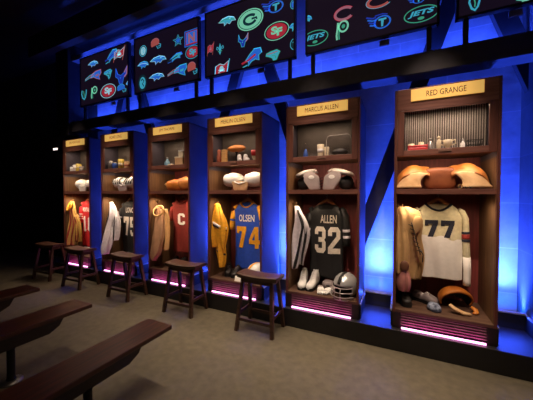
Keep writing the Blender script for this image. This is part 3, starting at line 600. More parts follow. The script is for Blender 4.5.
# grey wad between gloves and shoes
t = thing('knee_pad', 'grey folded pad behind the white gloves', 'pad', (LX(2) + 0.44, Y0 + 0.27, ZF)); bm = nb(); sell(bm, (0, 0, 0.05), (0.075, 0.06, 0.05), (0.7, 0.7), lump=0.05); obj('pad_cushion', bm, GREYP, t)
bm = nb(); tube(bm, [(-0.075, -0.02, 0.05), (0, -0.065, 0.055), (0.075, -0.02, 0.05)], 0.008, 6); obj('strap', bm, RUBBER, t)
# leather helmet lying on its side
t = thing('leather_helmet', 'orange leather helmet lying with its dark opening towards the room', 'helmet', (LX(1) + 0.565, Y0 + 0.24, ZF), 0.25)
M = Matrix.Translation((0, 0.04, 0.082)) @ Matrix.Rotation(math.radians(-64), 4, 'X')
# dome axis +z of the helmet points to +y (away), so its open rim faces the room
rx, ry, rz_ = 0.148, 0.122, 0.14
bm = nb(); sell(bm, (0, 0, 0.0), (rx, ry, rz_), seg=44, M=M, cut=lambda v: v.z < -0.1 * rz_ or v.y > 0.42 * ry); solidify(obj('leather_shell', bm, LEAO, t, smooth=True), 0.016)
bm = nb(); sell(bm, (0, 0, 0.0), (rx * 0.87, ry * 0.85, rz_ * 0.87), seg=34, M=M, cut=lambda v: v.z < -0.08 * rz_ or v.y > 0.42 * ry); obj('lining', bm, DARKL, t, smooth=True)
bm = nb()
for a in (0.0,): tube(bm, [tuple(M @ Vector((rx * 1.005 * math.cos(a) * math.cos(b), ry * 1.005 * math.sin(a) * math.cos(b), rz_ * 1.005 * math.sin(b)))) for b in [PI * i / 18 for i in range(19)]], 0.005, 6)
obj('seam', bm, LEAB, t, smooth=True)
bm = nb(); tube(bm, [(0.10, -0.03, 0.05), (0.128, -0.055, 0.03), (0.12, -0.085, 0.016), (0.09, -0.10, 0.012)], [0.02, 0.024, 0.022, 0.014], 10, flat=0.6); obj('ear_flap', bm, LEAO, t, smooth=True)
bm = nb(); tube(bm, [(-0.10, -0.075, 0.075), (-0.07, -0.10, 0.045), (-0.01, -0.125, 0.02), (0.05, -0.13, 0.014)], [0.022, 0.028, 0.028, 0.02], 10, flat=0.6); tag(obj('chin_strap', bm, PADC, t, smooth=True), 'cream felt chin strap')
t = thing('cloth_cap', 'navy and white patterned cap on the locker floor left of the leather helmet', 'cap', (LX(1) + 0.36, Y0 + 0.14, ZF), 0.3)
m_ = mat('navy_pattern', (170, 180, 205), 0.8, scale=45, rgb2=(34, 40, 70))
bm = nb(); sell(bm, (0, 0, 0.01), (0.06, 0.062, 0.062), (0.9, 0.9), cut=lambda v: v.z < -0.005, lump=0.03); solidify(obj('crown', bm, m_, t), 0.004)
bm = nb(); prism(bm, [(0.05 * math.cos(a), 0.05 * math.sin(a) - 0.03) for a in [PI + PI * i / 10 for i in range(11)]], 0.006, 0.012, 'z'); obj('brim', bm, NAVY, t)
# caption card on the locker floor edge
t = thing('caption_card', 'small white card standing at the front of the blue 74 jersey locker', 'card', (LX(3) + 0.45, Y0 + 0.04, ZF), 0)
bm = nb(); prism(bm, [(-0.012, 0.0), (-0.010, 0.0), (0.016, 0.058), (0.014, 0.058)], -0.048, 0.048, 'x'); obj('face', bm, PAPER, t)
bm = nb(); prism(bm, [(0.036, 0.0), (0.038, 0.0), (0.016, 0.058), (0.014, 0.058)], -0.02, 0.02, 'x'); obj('easel_back', bm, PAPER, t)

# ------------------------------------------------------------------ shoulder pads on the shelves
ZS = 1.546
def old_pads(n, x, d, label, cap, flap, chest, sc=1.0):
    t = thing('shoulder_pads', label, 'shoulder pads', (LX(n) + x, Y0 + d, ZS), 0, 'shoulder pads on the middle shelves')
    top = lambda u: float(np.interp(u, [0, 0.12, 0.35, 0.6, 0.8, 0.93, 1], [0.205, 0.222, 0.232, 0.222, 0.19, 0.145, 0.10]))
    for s in (-1, 1):
        bm = nb(); g = []
        for i in range(25):
            u = i / 24; row = []
            for j in range(17):
                v = j / 16; yy = 0.12 - 0.245 * v; dr = 0.085 * max(0, (v - 0.45) / 0.55) ** 2 + 0.05 * max(0, (0.35 - v) / 0.35) ** 2
                row.append(bm.verts.new((s * (0.085 + 0.268 * (u ** 0.9)) * sc, yy + 0.012 * math.sin(6 * u), max(0.02, (top(u) - dr + 0.006 * math.sin(11 * u + 5 * v)) * sc))))
            g.append(row)
        for i in range(24):
            for j in range(16): bm.faces.new((g[i][j], g[i + 1][j], g[i + 1][j + 1], g[i][j + 1])).smooth = True
        solidify(obj('shoulder_cap', bm, cap, t), 0.016, 0)
        # felt lobe curving from under the cap down to the shelf
        bm = nb(); g = []
        for i in range(17):
            u = i / 16; row = []
            for j in range(11):
                w = j / 10                                  # 0 at the shelf, 1 under the cap
                xi = 0.15 - 0.05 * w ** 2 + 0.02 * math.sin(PI * w); xo = 0.365 - 0.06 * w
                zt = (top(0.1 + 0.75 * u) - 0.075) * sc; row.append(bm.verts.new((s * (xi + (xo - xi) * u) * sc, -0.15 + 0.03 * w - 0.03 * math.sin(PI * u) * (1 - w), 0.014 + (zt - 0.014) * w)))
            g.append(row)
        for i in range(16):
            for j in range(10): bm.faces.new((g[i][j], g[i + 1][j], g[i + 1][j + 1], g[i][j + 1])).smooth = True
        solidify(obj('felt_flap', bm, flap, t), 0.018, 0)
    bm = nb(); sell(bm, (0.0, -0.035, 0.1022 * sc), (0.132 * sc, 0.075, 0.102 * sc), (0.42, 0.7), lump=0.012); obj('chest_piece', bm, chest, t)
    bm = nb(); tube(bm, [(0.29 * sc, -0.08, 0.11 * sc), (0.30 * sc, -0.09, 0.06 * sc), (0.295 * sc, -0.10, 0.012)], [0.02, 0.014, 0.012], 8, flat=0.5); obj('strap', bm, cap, t, smooth=True)
    return t
old_pads(1, 0.392, 0.21, 'old tan leather shoulder pads with cream felt lobes', LEA, PADC, LEAB, 1.03)
t = thing('leather_strap', 'curled dark leather strap on the shelf edge below the tan shoulder pads', 'strap', (LX(1) + 0.57, Y0 + 0.045, ZS), 0)
bm = nb(); tube(bm, [(-0.05 + 0.012 * i, -0.012 + 0.012 * math.sin(i * 1.3), 0.014 + 0.007 * math.sin(i * 2.1)) for i in range(9)], 0.008, 8, flat=0.6); obj('band', bm, DARKL, t, smooth=True)
bm = nb(); tube(bm, [(-0.035 + 0.018 * math.cos(a), -0.02, 0.022 + 0.018 * math.sin(a)) for a in [2 * PI * i / 14 for i in range(14)]], 0.004, 6, closed=True); obj('buckle', bm, BRASS, t)
# modern grey pads
t = thing('shoulder_pads', 'grey plastic shoulder pads with white ovals above the black 32 jersey', 'shoulder pads', (LX(2) + 0.385, Y0 + 0.2, ZS), 0, 'shoulder pads on the middle shelves')
for s in (-1, 1):
    bm = nb(); pts = [(s * 0.012, 0.005), (s * 0.135, 0.0), (s * 0.205, 0.10), (s * 0.215, 0.185), (s * 0.12, 0.215), (s * 0.03, 0.15)]
    prism(bm, pts, -0.10, -0.075); bmesh.ops.bevel(bm, geom=bm.edges, offset=0.008, segments=2, affect='EDGES'); pl = obj('chest_plate', bm, GREYP, t)
    bm = nb(); prism(bm, [(s * 0.115 + 0.034 * math.cos(a), 0.145 + 0.022 * math.sin(a)) for a in [2 * PI * i / 20 for i in range(20)]], -0.1035, -0.099); tag(obj('oval_badge', bm, WHITEP, pl), 'white oval badge')
    bm = nb(); sell(bm, (s * 0.215, 0.01, 0.195), (0.125, 0.105, 0.036), (0.8, 0.9), seg=28, M=Matrix.Translation((s*0.215, 0, 0.195)) @ Matrix.Rotation(s * 0.28, 4, 'Y') @ Matrix.Translation((-s*0.215, 0, -0.195)), cut=lambda v: v.z < -0.02, lump=0.03); solidify(obj('shoulder_cap', bm, CAPG, t), 0.01)
    bm = nb(); sell(bm, (s * 0.25, 0.05, 0.08), (0.075, 0.08, 0.076), (0.8, 0.8), seg=24, lump=0.04); obj('arm_flap', bm, RUBBER, t)
    bm = nb(); tube(bm, [(s * 0.07, -0.07, 0.205), (s * 0.10, 0.0, 0.24), (s * 0.10, 0.09, 0.21)], 0.012, 8); obj('neck_roll', bm, GREYP, t)
bm = nb()
for i in range(4): bar(bm, (-0.018, -0.102, 0.03 + 0.032 * i), (0.018, -0.102, 0.045 + 0.032 * i), 0.005, 0.005)
obj('lacing', bm, RUBBER, t)
# white pads
def white_pads(n, x, label, m, m2, sc=1.0, lump=0.04, striped=None):
    t = thing('shoulder_pads', label, 'shoulder pads', (LX(n) + x, Y0 + 0.2, ZS), 0, 'shoulder pads on the middle shelves')
    for s in (-1, 1):
        bm = nb(); sell(bm, (s * 0.17 * sc, 0.0, 0.15 * sc), (0.155 * sc, 0.12, 0.10 * sc), (0.85, 0.9), seg=28, lump=lump); o = obj('shoulder_cap', bm, m, t)
        if striped:
            for q in range(4):
                bm = nb(); tube(bm, [(s * (0.06 + 0.055 * q + 0.02 * math.sin(a * 2)) * sc, -0.10 * math.sin(a) - 0.022, (0.15 + 0.088 * math.cos(a)) * sc) for a in [0.3 + 1.6 * i / 8 for i in range(9)]], 0.009, 6); obj('strap', bm, striped, o, smooth=True)
    bm = nb(); pts = [(-0.10 * sc, 0.0), (0.10 * sc, 0.0), (0.135 * sc, 0.12 * sc), (-0.135 * sc, 0.12 * sc)]
    prism(bm, pts, -0.115, -0.09); bmesh.ops.bevel(bm, geom=bm.edges, offset=0.008, segments=2, affect='EDGES'); obj('chest_plate', bm, m2, t)
    bm = nb(); tube(bm, [(-0.09 * sc, -0.11, 0.115 * sc), (0, -0.125, 0.09 * sc), (0.09 * sc, -0.11, 0.115 * sc)], 0.01, 8); obj('collar_roll', bm, m, t)
    return t
white_pads(3, 0.45, 'white quilted shoulder pads on the shelf above the blue 74 jersey', WHITEP, PADC, 0.95)
white_pads(5, 0.42, 'black and white strapped shoulder pads above the black 75 jersey', WHITEP, GREYP, 0.95, 0.06, striped=RUBBER)
white_pads(6, 0.44, 'plain white shoulder pads above the red jersey', WHITEP, WHITEP, 0.9)
t = thing('shoulder_pads', 'rumpled orange leather shoulder pads above the maroon jersey', 'shoulder pads', (LX(4) + 0.47, Y0 + 0.19, ZS), 0, 'shoulder pads on the middle shelves')
bm = nb(); sell(bm, (-0.06, -0.02, 0.085), (0.17, 0.1, 0.085), (0.8, 0.9), lump=0.06); obj('shoulder_cap', bm, LEAO, t)
bm = nb(); sell(bm, (0.13, 0.0, 0.105), (0.15, 0.11, 0.10), (0.8, 0.9), lump=0.06); obj('shoulder_cap', bm, LEA, t)
bm = nb(); tube(bm, [(-0.20, -0.05, 0.075), (-0.235, -0.06, 0.10), (-0.25, -0.06, 0.095)], [0.025, 0.02, 0.012], 10); obj('strap', bm, PADC, t, smooth=True)

# ------------------------------------------------------------------ keepsakes in the hutches
ZH = 1.9012
HG = 'keepsakes in the hutches'
def item(n, name, label, cat, x, d): return thing(name, label, cat, (LX(n) + x, Y0 + d, ZH), 0)
def vessel(n, name, label, cat, x, d, prof, m, cap=None, band_=None):
    t = item(n, name, label, cat, x, d); bm = nb(); lathe(bm, prof, 22); obj('vessel_body', bm, m, t)
    if cap: bm = nb(); lathe(bm, cap[0], 18); obj('lid', bm, cap[1], t)
    if band_: bm = nb(); lathe(bm, band_[0], 22); obj('wrap', bm, band_[1], t)
    return t
# right-hand locker
t = item(1, 'tin_box', 'red rounded tin in the hutch above the tan shoulder pads', 'tin', 0.20, 0.1)
bm = nb(); box(bm, (-0.082, -0.045, 0), (0.082, 0.045, 0.05), 0.012); obj('tin_body', bm, REDP, t); bm = nb(); box(bm, (-0.084, -0.047, 0.046), (0.084, 0.047, 0.068), 0.01); obj('lid', bm, REDP, t)
for i, (x, r, h) in enumerate(((0.15, 0.03, 0.1), (0.235, 0.026, 0.11))):
    vessel(1, 'mug', ('white mug behind the left end of the red tin', 'white mug behind the right end of the red tin')[i], 'mug', x, 0.19, [(r * 0.9, 0), (r, 0.01), (r, h), (r * 0.9, h + 0.002)], IVORY, band_=([(r + 0.002, h * 0.4), (r + 0.002, h * 0.5)], GREYP))
vessel(1, 'flask', 'pewter flask just right of the red tin', 'flask', 0.307, 0.1, [(0.021, 0), (0.023, 0.01), (0.023, 0.085), (0.014, 0.095), (0.014, 0.105)], PEWTER, cap=([(0.016, 0.105), (0.016, 0.122), (0.012, 0.126)], STEEL))
t = item(1, 'figurine', 'cream upright figurine left of the cream two-handled cup', 'figurine', 0.375, 0.1)
bm = nb(); lathe(bm, [(0.026, 0), (0.026, 0.012), (0.012, 0.02)], 16); obj('stand', bm, IVORY, t); bm = nb(); sell(bm, (0, 0, 0.068), (0.02, 0.016, 0.05), lump=0.05); obj('figure_body', bm, IVORY, t); bm = nb(); sell(bm, (0, 0, 0.128), (0.013, 0.013, 0.016)); obj('figure_head', bm, IVORY, t)
t = vessel(1, 'trophy_cup', 'cream two-handled cup in the middle of the hutch above the tan shoulder pads', 'cup', 0.445, 0.1, [(0.026, 0), (0.026, 0.008), (0.01, 0.016), (0.012, 0.03), (0.032, 0.055), (0.036, 0.1), (0.033, 0.102)], IVORY)
for s in (-1, 1): bm = nb(); tube(bm, [(s * 0.032, 0, 0.092), (s * 0.06, 0, 0.10), (s * 0.062, 0, 0.065), (s * 0.03, 0, 0.052)], 0.005, 8); obj('handle', bm, IVORY, t, smooth=True)
vessel(1, 'bottle', 'small white bottle between the cream cup and the wire basket', 'bottle', 0.56, 0.1, [(0.016, 0), (0.018, 0.01), (0.018, 0.06), (0.009, 0.072), (0.009, 0.085)], WHITEP, cap=([(0.011, 0.085), (0.011, 0.1)], STEEL))
t = item(1, 'wire_basket', 'low dark wire basket at the right end of the hutch above the tan shoulder pads', 'basket', 0.645, 0.1)
bm = nb()
for zz, w in ((0.004, 0.042), (0.04, 0.05), (0.08, 0.055)): tube(bm, [(-w, -w * 0.7, zz), (w, -w * 0.7, zz), (w, w * 0.7, zz), (-w, w * 0.7, zz)], 0.0035, 6, closed=True)
obj('rim', bm, IRON, t); bm = nb()
for i in range(7):
    u = -1 + i / 3
    for s in (-1, 1): tube(bm, [(u * 0.042, s * 0.03, 0.004), (u * 0.055, s * 0.0385, 0.08)], 0.0025, 5)
obj('wirework', bm, IRON, t)
# black 32 locker
t = item(2, 'display_dome', 'clear cone-shaped dome over a blue keepsake', 'display dome', 0.195, 0.12)
bm = nb(); lathe(bm, [(0.062, 0), (0.062, 0.01)], 22); obj('dome_base', bm, IVORY, t); bm = nb(); lathe(bm, [(0.03, 0.0101), (0.026, 0.06), (0.012, 0.11), (0.004, 0.12)], 16); obj('keepsake', bm, BLUEP, t)
bm = nb(); lathe(bm, [(0.056, 0.0102), (0.052, 0.08), (0.03, 0.16), (0.008, 0.195)], 22); obj('dome_cover', bm, GLASS, t)
vessel(2, 'paper_cup', 'taller white ribbed cup in the middle of the hutch above the grey pads', 'cup', 0.375, 0.1, [(0.026, 0), (0.03, 0.01), (0.038, 0.15), (0.034, 0.152)], IVORY, band_=([(0.0335, 0.06), (0.0365, 0.1)], WHITEP))
vessel(2, 'paper_cup', 'shorter white cup right of the taller ribbed cup', 'cup', 0.44, 0.115, [(0.02, 0), (0.024, 0.01), (0.028, 0.12), (0.025, 0.122)], IVORY)
t = item(2, 'display_case', 'clear rounded acrylic case at the right of the hutch above the grey pads', 'display case', 0.575, 0.15)
bm = nb(); box(bm, (-0.14, -0.07, 0), (0.14, 0.07, 0.012), 0.003); obj('case_base', bm, IVORY, t)
bm = nb(); box(bm, (-0.132, -0.062, 0.0125), (0.132, 0.062, 0.24), 0.03); obj('cover', bm, GLASS, t)
bm = nb(); tube(bm, [(-0.132, -0.062, 0.014), (-0.132, -0.062, 0.19), (-0.122, -0.062, 0.225), (-0.095, -0.062, 0.238), (0.095, -0.062, 0.238), (0.122, -0.062, 0.225), (0.132, -0.062, 0.19), (0.132, -0.062, 0.014)], 0.0035, 6); obj('edge', bm, PEWTER, t)
bm = nb(); sell(bm, (0, 0, 0.06), (0.09, 0.04, 0.045), (1.1, 1.0)); obj('football', bm, DARKL, t)
# blue 74 locker
vessel(3, 'vase', 'terracotta vase at the left end of the hutch above the white quilted pads', 'vase', 0.118, 0.1, [(0.02, 0), (0.032, 0.04), (0.034, 0.1), (0.022, 0.135), (0.025, 0.175), (0.016, 0.19)], TERRA)
t = item(3, 'wooden_block', 'pale wooden block trophy beside the terracotta vase', 'block', 0.205, 0.1); bm = nb(); box(bm, (-0.042, -0.03, 0.0), (0.042, 0.03, 0.02), 0.003); obj('plinth', bm, OAK, t); bm = nb(); box(bm, (-0.035, -0.024, 0.02), (0.035, 0.024, 0.185), 0.005); obj('block_body', bm, OAK, t)
t = item(3, 'ball_stand', 'tan football held high on a rear stand in the hutch above the white quilted pads', 'football', 0.335, 0.19); bm = nb(); sell(bm, (0, 0, 0.205), (0.145, 0.05, 0.05), (1.15, 1.0)); obj('football', bm, LEA, t)
bm = nb(); lathe(bm, [(0.04, 0), (0.04, 0.01), (0.008, 0.016), (0.008, 0.14), (0.025, 0.158)], 14); obj('stand', bm, IRON, t)
for i, (x, rz) in enumerate(((0.44, 0.7), (0.54, 1.0))):
    t = item(3, 'baby_shoe', ('small white shoe in the hutch above the white quilted pads, left of two', 'small white shoe in the hutch above the white quilted pads, right of two')[i], 'shoe', x, 0.1); t.rotation_euler[2] = rz
    bm = nb(); sell(bm, (0, -0.02, 0.032), (0.027, 0.055, 0.026), (0.8, 0.9)); sell(bm, (0, 0.022, 0.06), (0.027, 0.028, 0.05), (0.7, 0.9)); obj('upper', bm, WHITEP, t); bm = nb(); prism(bm, [(0.03 * math.cos(a), -0.012 + 0.068 * math.sin(a)) for a in [2 * PI * j / 18 for j in range(18)]], 0, 0.01, 'z'); obj('sole', bm, PADC, t)
t = vessel(3, 'trophy_cup', 'small red and white cup in the hutch above the white quilted pads', 'cup', 0.66, 0.1, [(0.03, 0), (0.03, 0.012), (0.012, 0.02), (0.03, 0.05), (0.042, 0.1), (0.044, 0.145), (0.04, 0.147)], IVORY, band_=([(0.0385, 0.075), (0.0455, 0.11), (0.0462, 0.147)], REDP))
t = item(3, 'book', 'flat white booklet lying at the front of the hutch above the white quilted pads', 'book', 0.31, 0.07); bm = nb(); box(bm, (-0.07, -0.035, 0), (0.07, 0.035, 0.014), 0.002); obj('pages', bm, PAPER, t); bm = nb(); box(bm, (-0.073, -0.038, 0.0142), (0.073, 0.038, 0.017), 0.001); obj('cover', bm, IVORY, t)
# maroon locker
vessel(4, 'bottle', 'pale blue bottle in the hutch above the orange leather pads', 'bottle', 0.30, 0.1, [(0.035, 0), (0.042, 0.02), (0.04, 0.07), (0.016, 0.1), (0.016, 0.125)], PBLUE, cap=([(0.019, 0.125), (0.019, 0.145)], PEWTER))
t = item(4, 'carton', 'larger beige carton in the hutch above the orange leather pads', 'box', 0.55, 0.12); bm = nb(); box(bm, (-0.075, -0.05, 0), (0.075, 0.05, 0.12), 0.004); obj('carton_body', bm, PADC, t); bm = nb(); box(bm, (-0.078, -0.053, 0.118), (0.078, 0.053, 0.138), 0.004); obj('lid', bm, IVORY, t)
t = item(4, 'carton', 'small white carton standing on the larger beige carton', 'box', 0.58, 0.12); t.location.z = ZH + 0.138; bm = nb(); box(bm, (-0.042, -0.04, 0.0005), (0.042, 0.04, 0.075), 0.004); obj('carton_body', bm, IVORY, t); bm = nb(); box(bm, (-0.044, -0.042, 0.074), (0.044, 0.042, 0.09), 0.003); obj('lid', bm, WHITEP, t)
t = item(4, 'wooden_block', 'flat white block by the latch of the hutch above the orange leather pads', 'block', 0.40, 0.07); bm = nb(); box(bm, (-0.04, -0.03, 0), (0.04, 0.03, 0.03), 0.004); obj('block_body', bm, IVORY, t); bm = nb(); box(bm, (-0.03, -0.022, 0.03), (0.03, 0.022, 0.04), 0.003); obj('top_slab', bm, WHITEP, t)
# second from the left end
for i, (x, r, h, mm) in enumerate(((0.12, 0.045, 0.14, PEWTER), (0.225, 0.04, 0.11, BLUEP))):
    vessel(5, 'canister', ('pewter canister in the hutch above the strapped pads', 'blue canister in the hutch above the strapped pads')[i], 'canister', x, 0.1, [(r, 0), (r, h), (r * 0.9, h + 0.006)], mm, cap=([(r * 0.6, h + 0.006), (r * 0.5, h + 0.02)], IVORY))
vessel(5, 'tumbler', 'tall yellow tumbler in the hutch above the strapped pads', 'cup', 0.378, 0.1, [(0.036, 0), (0.045, 0.17), (0.04, 0.172)], YELP, band_=([(0.0405, 0.06), (0.0435, 0.11)], IVORY))
vessel(5, 'mug', 'small pinkish mug right of the yellow tumbler', 'mug', 0.525, 0.1, [(0.035, 0), (0.04, 0.01), (0.04, 0.125), (0.036, 0.127)], PADC, band_=([(0.041, 0.05), (0.041, 0.08)], TERRA))
# leftmost
for i, (x, r, h, mm) in enumerate(((0.12, 0.04, 0.10, WHITEP), (0.22, 0.042, 0.135, WHITEP), (0.32, 0.045, 0.15, YELP), (0.41, 0.04, 0.10, GREYP))):
    vessel(6, 'mug', ('short white mug at the left end of the leftmost hutch', 'taller white mug beside the yellow mug in the leftmost hutch', 'yellow mug in the leftmost hutch', 'grey mug right of the yellow mug in the leftmost hutch')[i], 'mug', x, 0.1, [(r * 0.85, 0), (r, 0.02), (r, h), (r * 0.9, h + 0.002)], mm, band_=([(r + 0.0015, h * 0.5), (r + 0.0015, h * 0.62)], IVORY))

# ------------------------------------------------------------------ stools
SEAT_H = 0.62
def stool_parts():
    L = []
    bm = nb(); nx, ny = 16, 6; top = []; bot = []
    for i in range(nx + 1):
        u = -1 + 2 * i / nx; rt = []; rb = []
        for j in range(ny + 1):
            v = -1 + 2 * j / ny; x = 0.255 * u * (1 - 0.03 * v * v); y = 0.118 * v * (1 - 0.05 * u * u)
            zt = SEAT_H - 0.016 + 0.017 * u * u - 0.004 * v ** 4; rt.append(bm.verts.new((x, y, zt))); rb.append(bm.verts.new((x * 0.97, y * 0.94, zt - 0.038 - 0.006 * (1 - u * u))))
        top.append(rt); bot.append(rb)
    for i in range(nx):
        for j in range(ny):
            bm.faces.new((top[i][j], top[i + 1][j], top[i + 1][j + 1], top[i][j + 1])).smooth = True; bm.faces.new((bot[i][j + 1], bot[i + 1][j + 1], bot[i + 1][j], bot[i][j]))
    for i in range(nx):
        bm.faces.new((top[i][0], bot[i][0], bot[i + 1][0], top[i + 1][0])); bm.faces.new((top[i + 1][ny], bot[i + 1][ny], bot[i][ny], top[i][ny]))
    for j in range(ny):
        bm.faces.new((top[0][j + 1], bot[0][j + 1], bot[0][j], top[0][j])); bm.faces.new((top[nx][j], bot[nx][j], bot[nx][j + 1], top[nx][j + 1]))
    L.append(('seat', bm))
    foot = lambda sx, sy: Vector((sx * 0.215, sy * 0.155, 0)); head = lambda sx, sy: Vector((sx * 0.175, sy * 0.075, SEAT_H - 0.052))
    at = lambda sx, sy, z: foot(sx, sy).lerp(head(sx, sy), z / (SEAT_H - 0.052))
    for sx in (-1, 1):
        for sy in (-1, 1): bm = nb(); bar(bm, foot(sx, sy), head(sx, sy), 0.036, 0.036); L.append(('leg', bm))
    for sy, z in ((-1, 0.13), (1, 0.13)): bm = nb(); bar(bm, at(-1, sy, z), at(1, sy, z), 0.02, 0.032); L.append(('stretcher', bm))
    for sx in (-1, 1): bm = nb(); bar(bm, at(sx, -1, 0.19), at(sx, 1, 0.19), 0.02, 0.032); L.append(('stretcher', bm))
    for sy in (-1, 1): bm = nb(); bar(bm, at(-1, sy, 0.545), at(1, sy, 0.545), 0.018, 0.045); L.append(('apron_rail', bm))
    for sx in (-1, 1): bm = nb(); bar(bm, at(sx, -1, 0.545), at(sx, 1, 0.545), 0.018, 0.045); L.append(('apron_rail', bm))
    return L
SPOTS = [(-1.37, 2.655, 0.0, 'dark wooden saddle-seat stool before the blue 74 jersey locker'),
         (-2.455, 2.655, 0.03, 'dark wooden saddle-seat stool before the maroon jersey locker'),
         (-3.57, 2.655, -0.02, 'dark wooden saddle-seat stool before the silver trousers, third from the left end'),
         (-4.67, 2.63, 0.03, 'dark wooden saddle-seat stool before the red jersey, second from the left end'),
         (-5.58, 2.64, 0.10, 'dark wooden saddle-seat stool farthest left, half lost in shadow')]
proto = thing('saddle_stool', SPOTS[0][3], 'stool', (SPOTS[0][0], SPOTS[0][1], 0), 0, 'stools along the locker row')
kids = [obj(nm, bm, STOOLW, proto) for nm, bm in stool_parts()]
for x, y, rz, lb in SPOTS[1:]:
    r = proto.copy(); C.objects.link(r); r.location = (x, y, 0); r.rotation_euler = (0, 0, rz); r['label'] = lb
    for ch in kids: c = ch.copy(); C.objects.link(c); c.parent = r

# ------------------------------------------------------------------ benches
def bench(x, yend, label, w=0.27, ylo=-0.9):
    t = thing('bench', label, 'bench', (x, 0, 0), 0, 'long wooden benches')
    bm = nb(); box(bm, (-w / 2, ylo, 0.415), (w / 2, yend, 0.45), 0.008); obj('bench_top', bm, BENCHW, t)
    bm = nb(); prism(bm, [(ylo + 0.15, 0.414), (yend - 0.16, 0.414), (yend - 0.22, 0.31), (yend - 0.30, 0.27), (ylo + 0.3, 0.27), (ylo + 0.22, 0.31)], -0.022, 0.022, 'x'); obj('apron', bm, BENCHD, t)
    for y in (1.02, -0.35):
        bm = nb(); lathe(bm, [(0.03, 0.02), (0.026, 0.05), (0.026, 0.26), (0.032, 0.269)], 16, (0, y, 0)); p = obj('leg', bm, IRON, t)
        bm = nb(); lathe(bm, [(0.075, 0.0), (0.075, 0.01), (0.035, 0.022)], 20, (0, y, 0)); f_ = obj('floor_flange', bm, STEEL, p)
    return t
bench(-1.755, 1.60, 'long dark wooden bench nearest the camera')
bench(-2.76, 1.575, 'long dark wooden bench, middle of the three', 0.29)
bench(-3.72, 1.585, 'long dark wooden bench farthest left, mostly out of frame', 0.29)

# ------------------------------------------------------------------ video screens with glowing emblems
YS = 3.0
def ribbon(bm, pts, w, mi, closed=False):
    n = len(pts); L = []
    for i, p in enumerate(pts):
        a = pts[i - 1] if (closed or i > 0) else pts[i]; b = pts[(i + 1) % n] if (closed or i < n - 1) else pts[i]
        dx, dz = b[0] - a[0], b[1] - a[1]; q = math.hypot(dx, dz) or 1; nx, nz = -dz / q * w / 2, dx / q * w / 2
        L.append((bm.verts.new((p[0] + nx, 0, p[1] + nz)), bm.verts.new((p[0] - nx, 0, p[1] - nz))))
    for i in range(n if closed else n - 1):
        a, b = L[i], L[(i + 1) % n]; f = bm.faces.new((a[0], a[1], b[1], b[0])); f.material_index = mi
def poly(bm, pts, mi, y=0.0, edge=True):
    if edge and y == 0.002 and len(pts) < 20: ribbon(bm, pts, .09, 2, True)
    t = bmesh.new(); fill2d(t, [pts], mi)
    for v in t.verts: v.co.y = y
    merge(bm, t, mi)
def ell(rx, rz, n=28, cx=0, cz=0, a0=0, a1=360): return [(cx + rx * math.cos(math.radians(a0 + (a1 - a0) * i / (n if a1 - a0 == 360 else n - 1))), cz + rz * math.sin(math.radians(a0 + (a1 - a0) * i / (n if a1 - a0 == 360 else n - 1)))) for i in range(n)]
def letters(bm, s, cx, cz, w, h, mi, y, bold=0.03, slant=0.0):
    t = fit(text_bm(s, bold), cx, cz, w, h, y=y, slant=slant); merge(bm, t, mi)
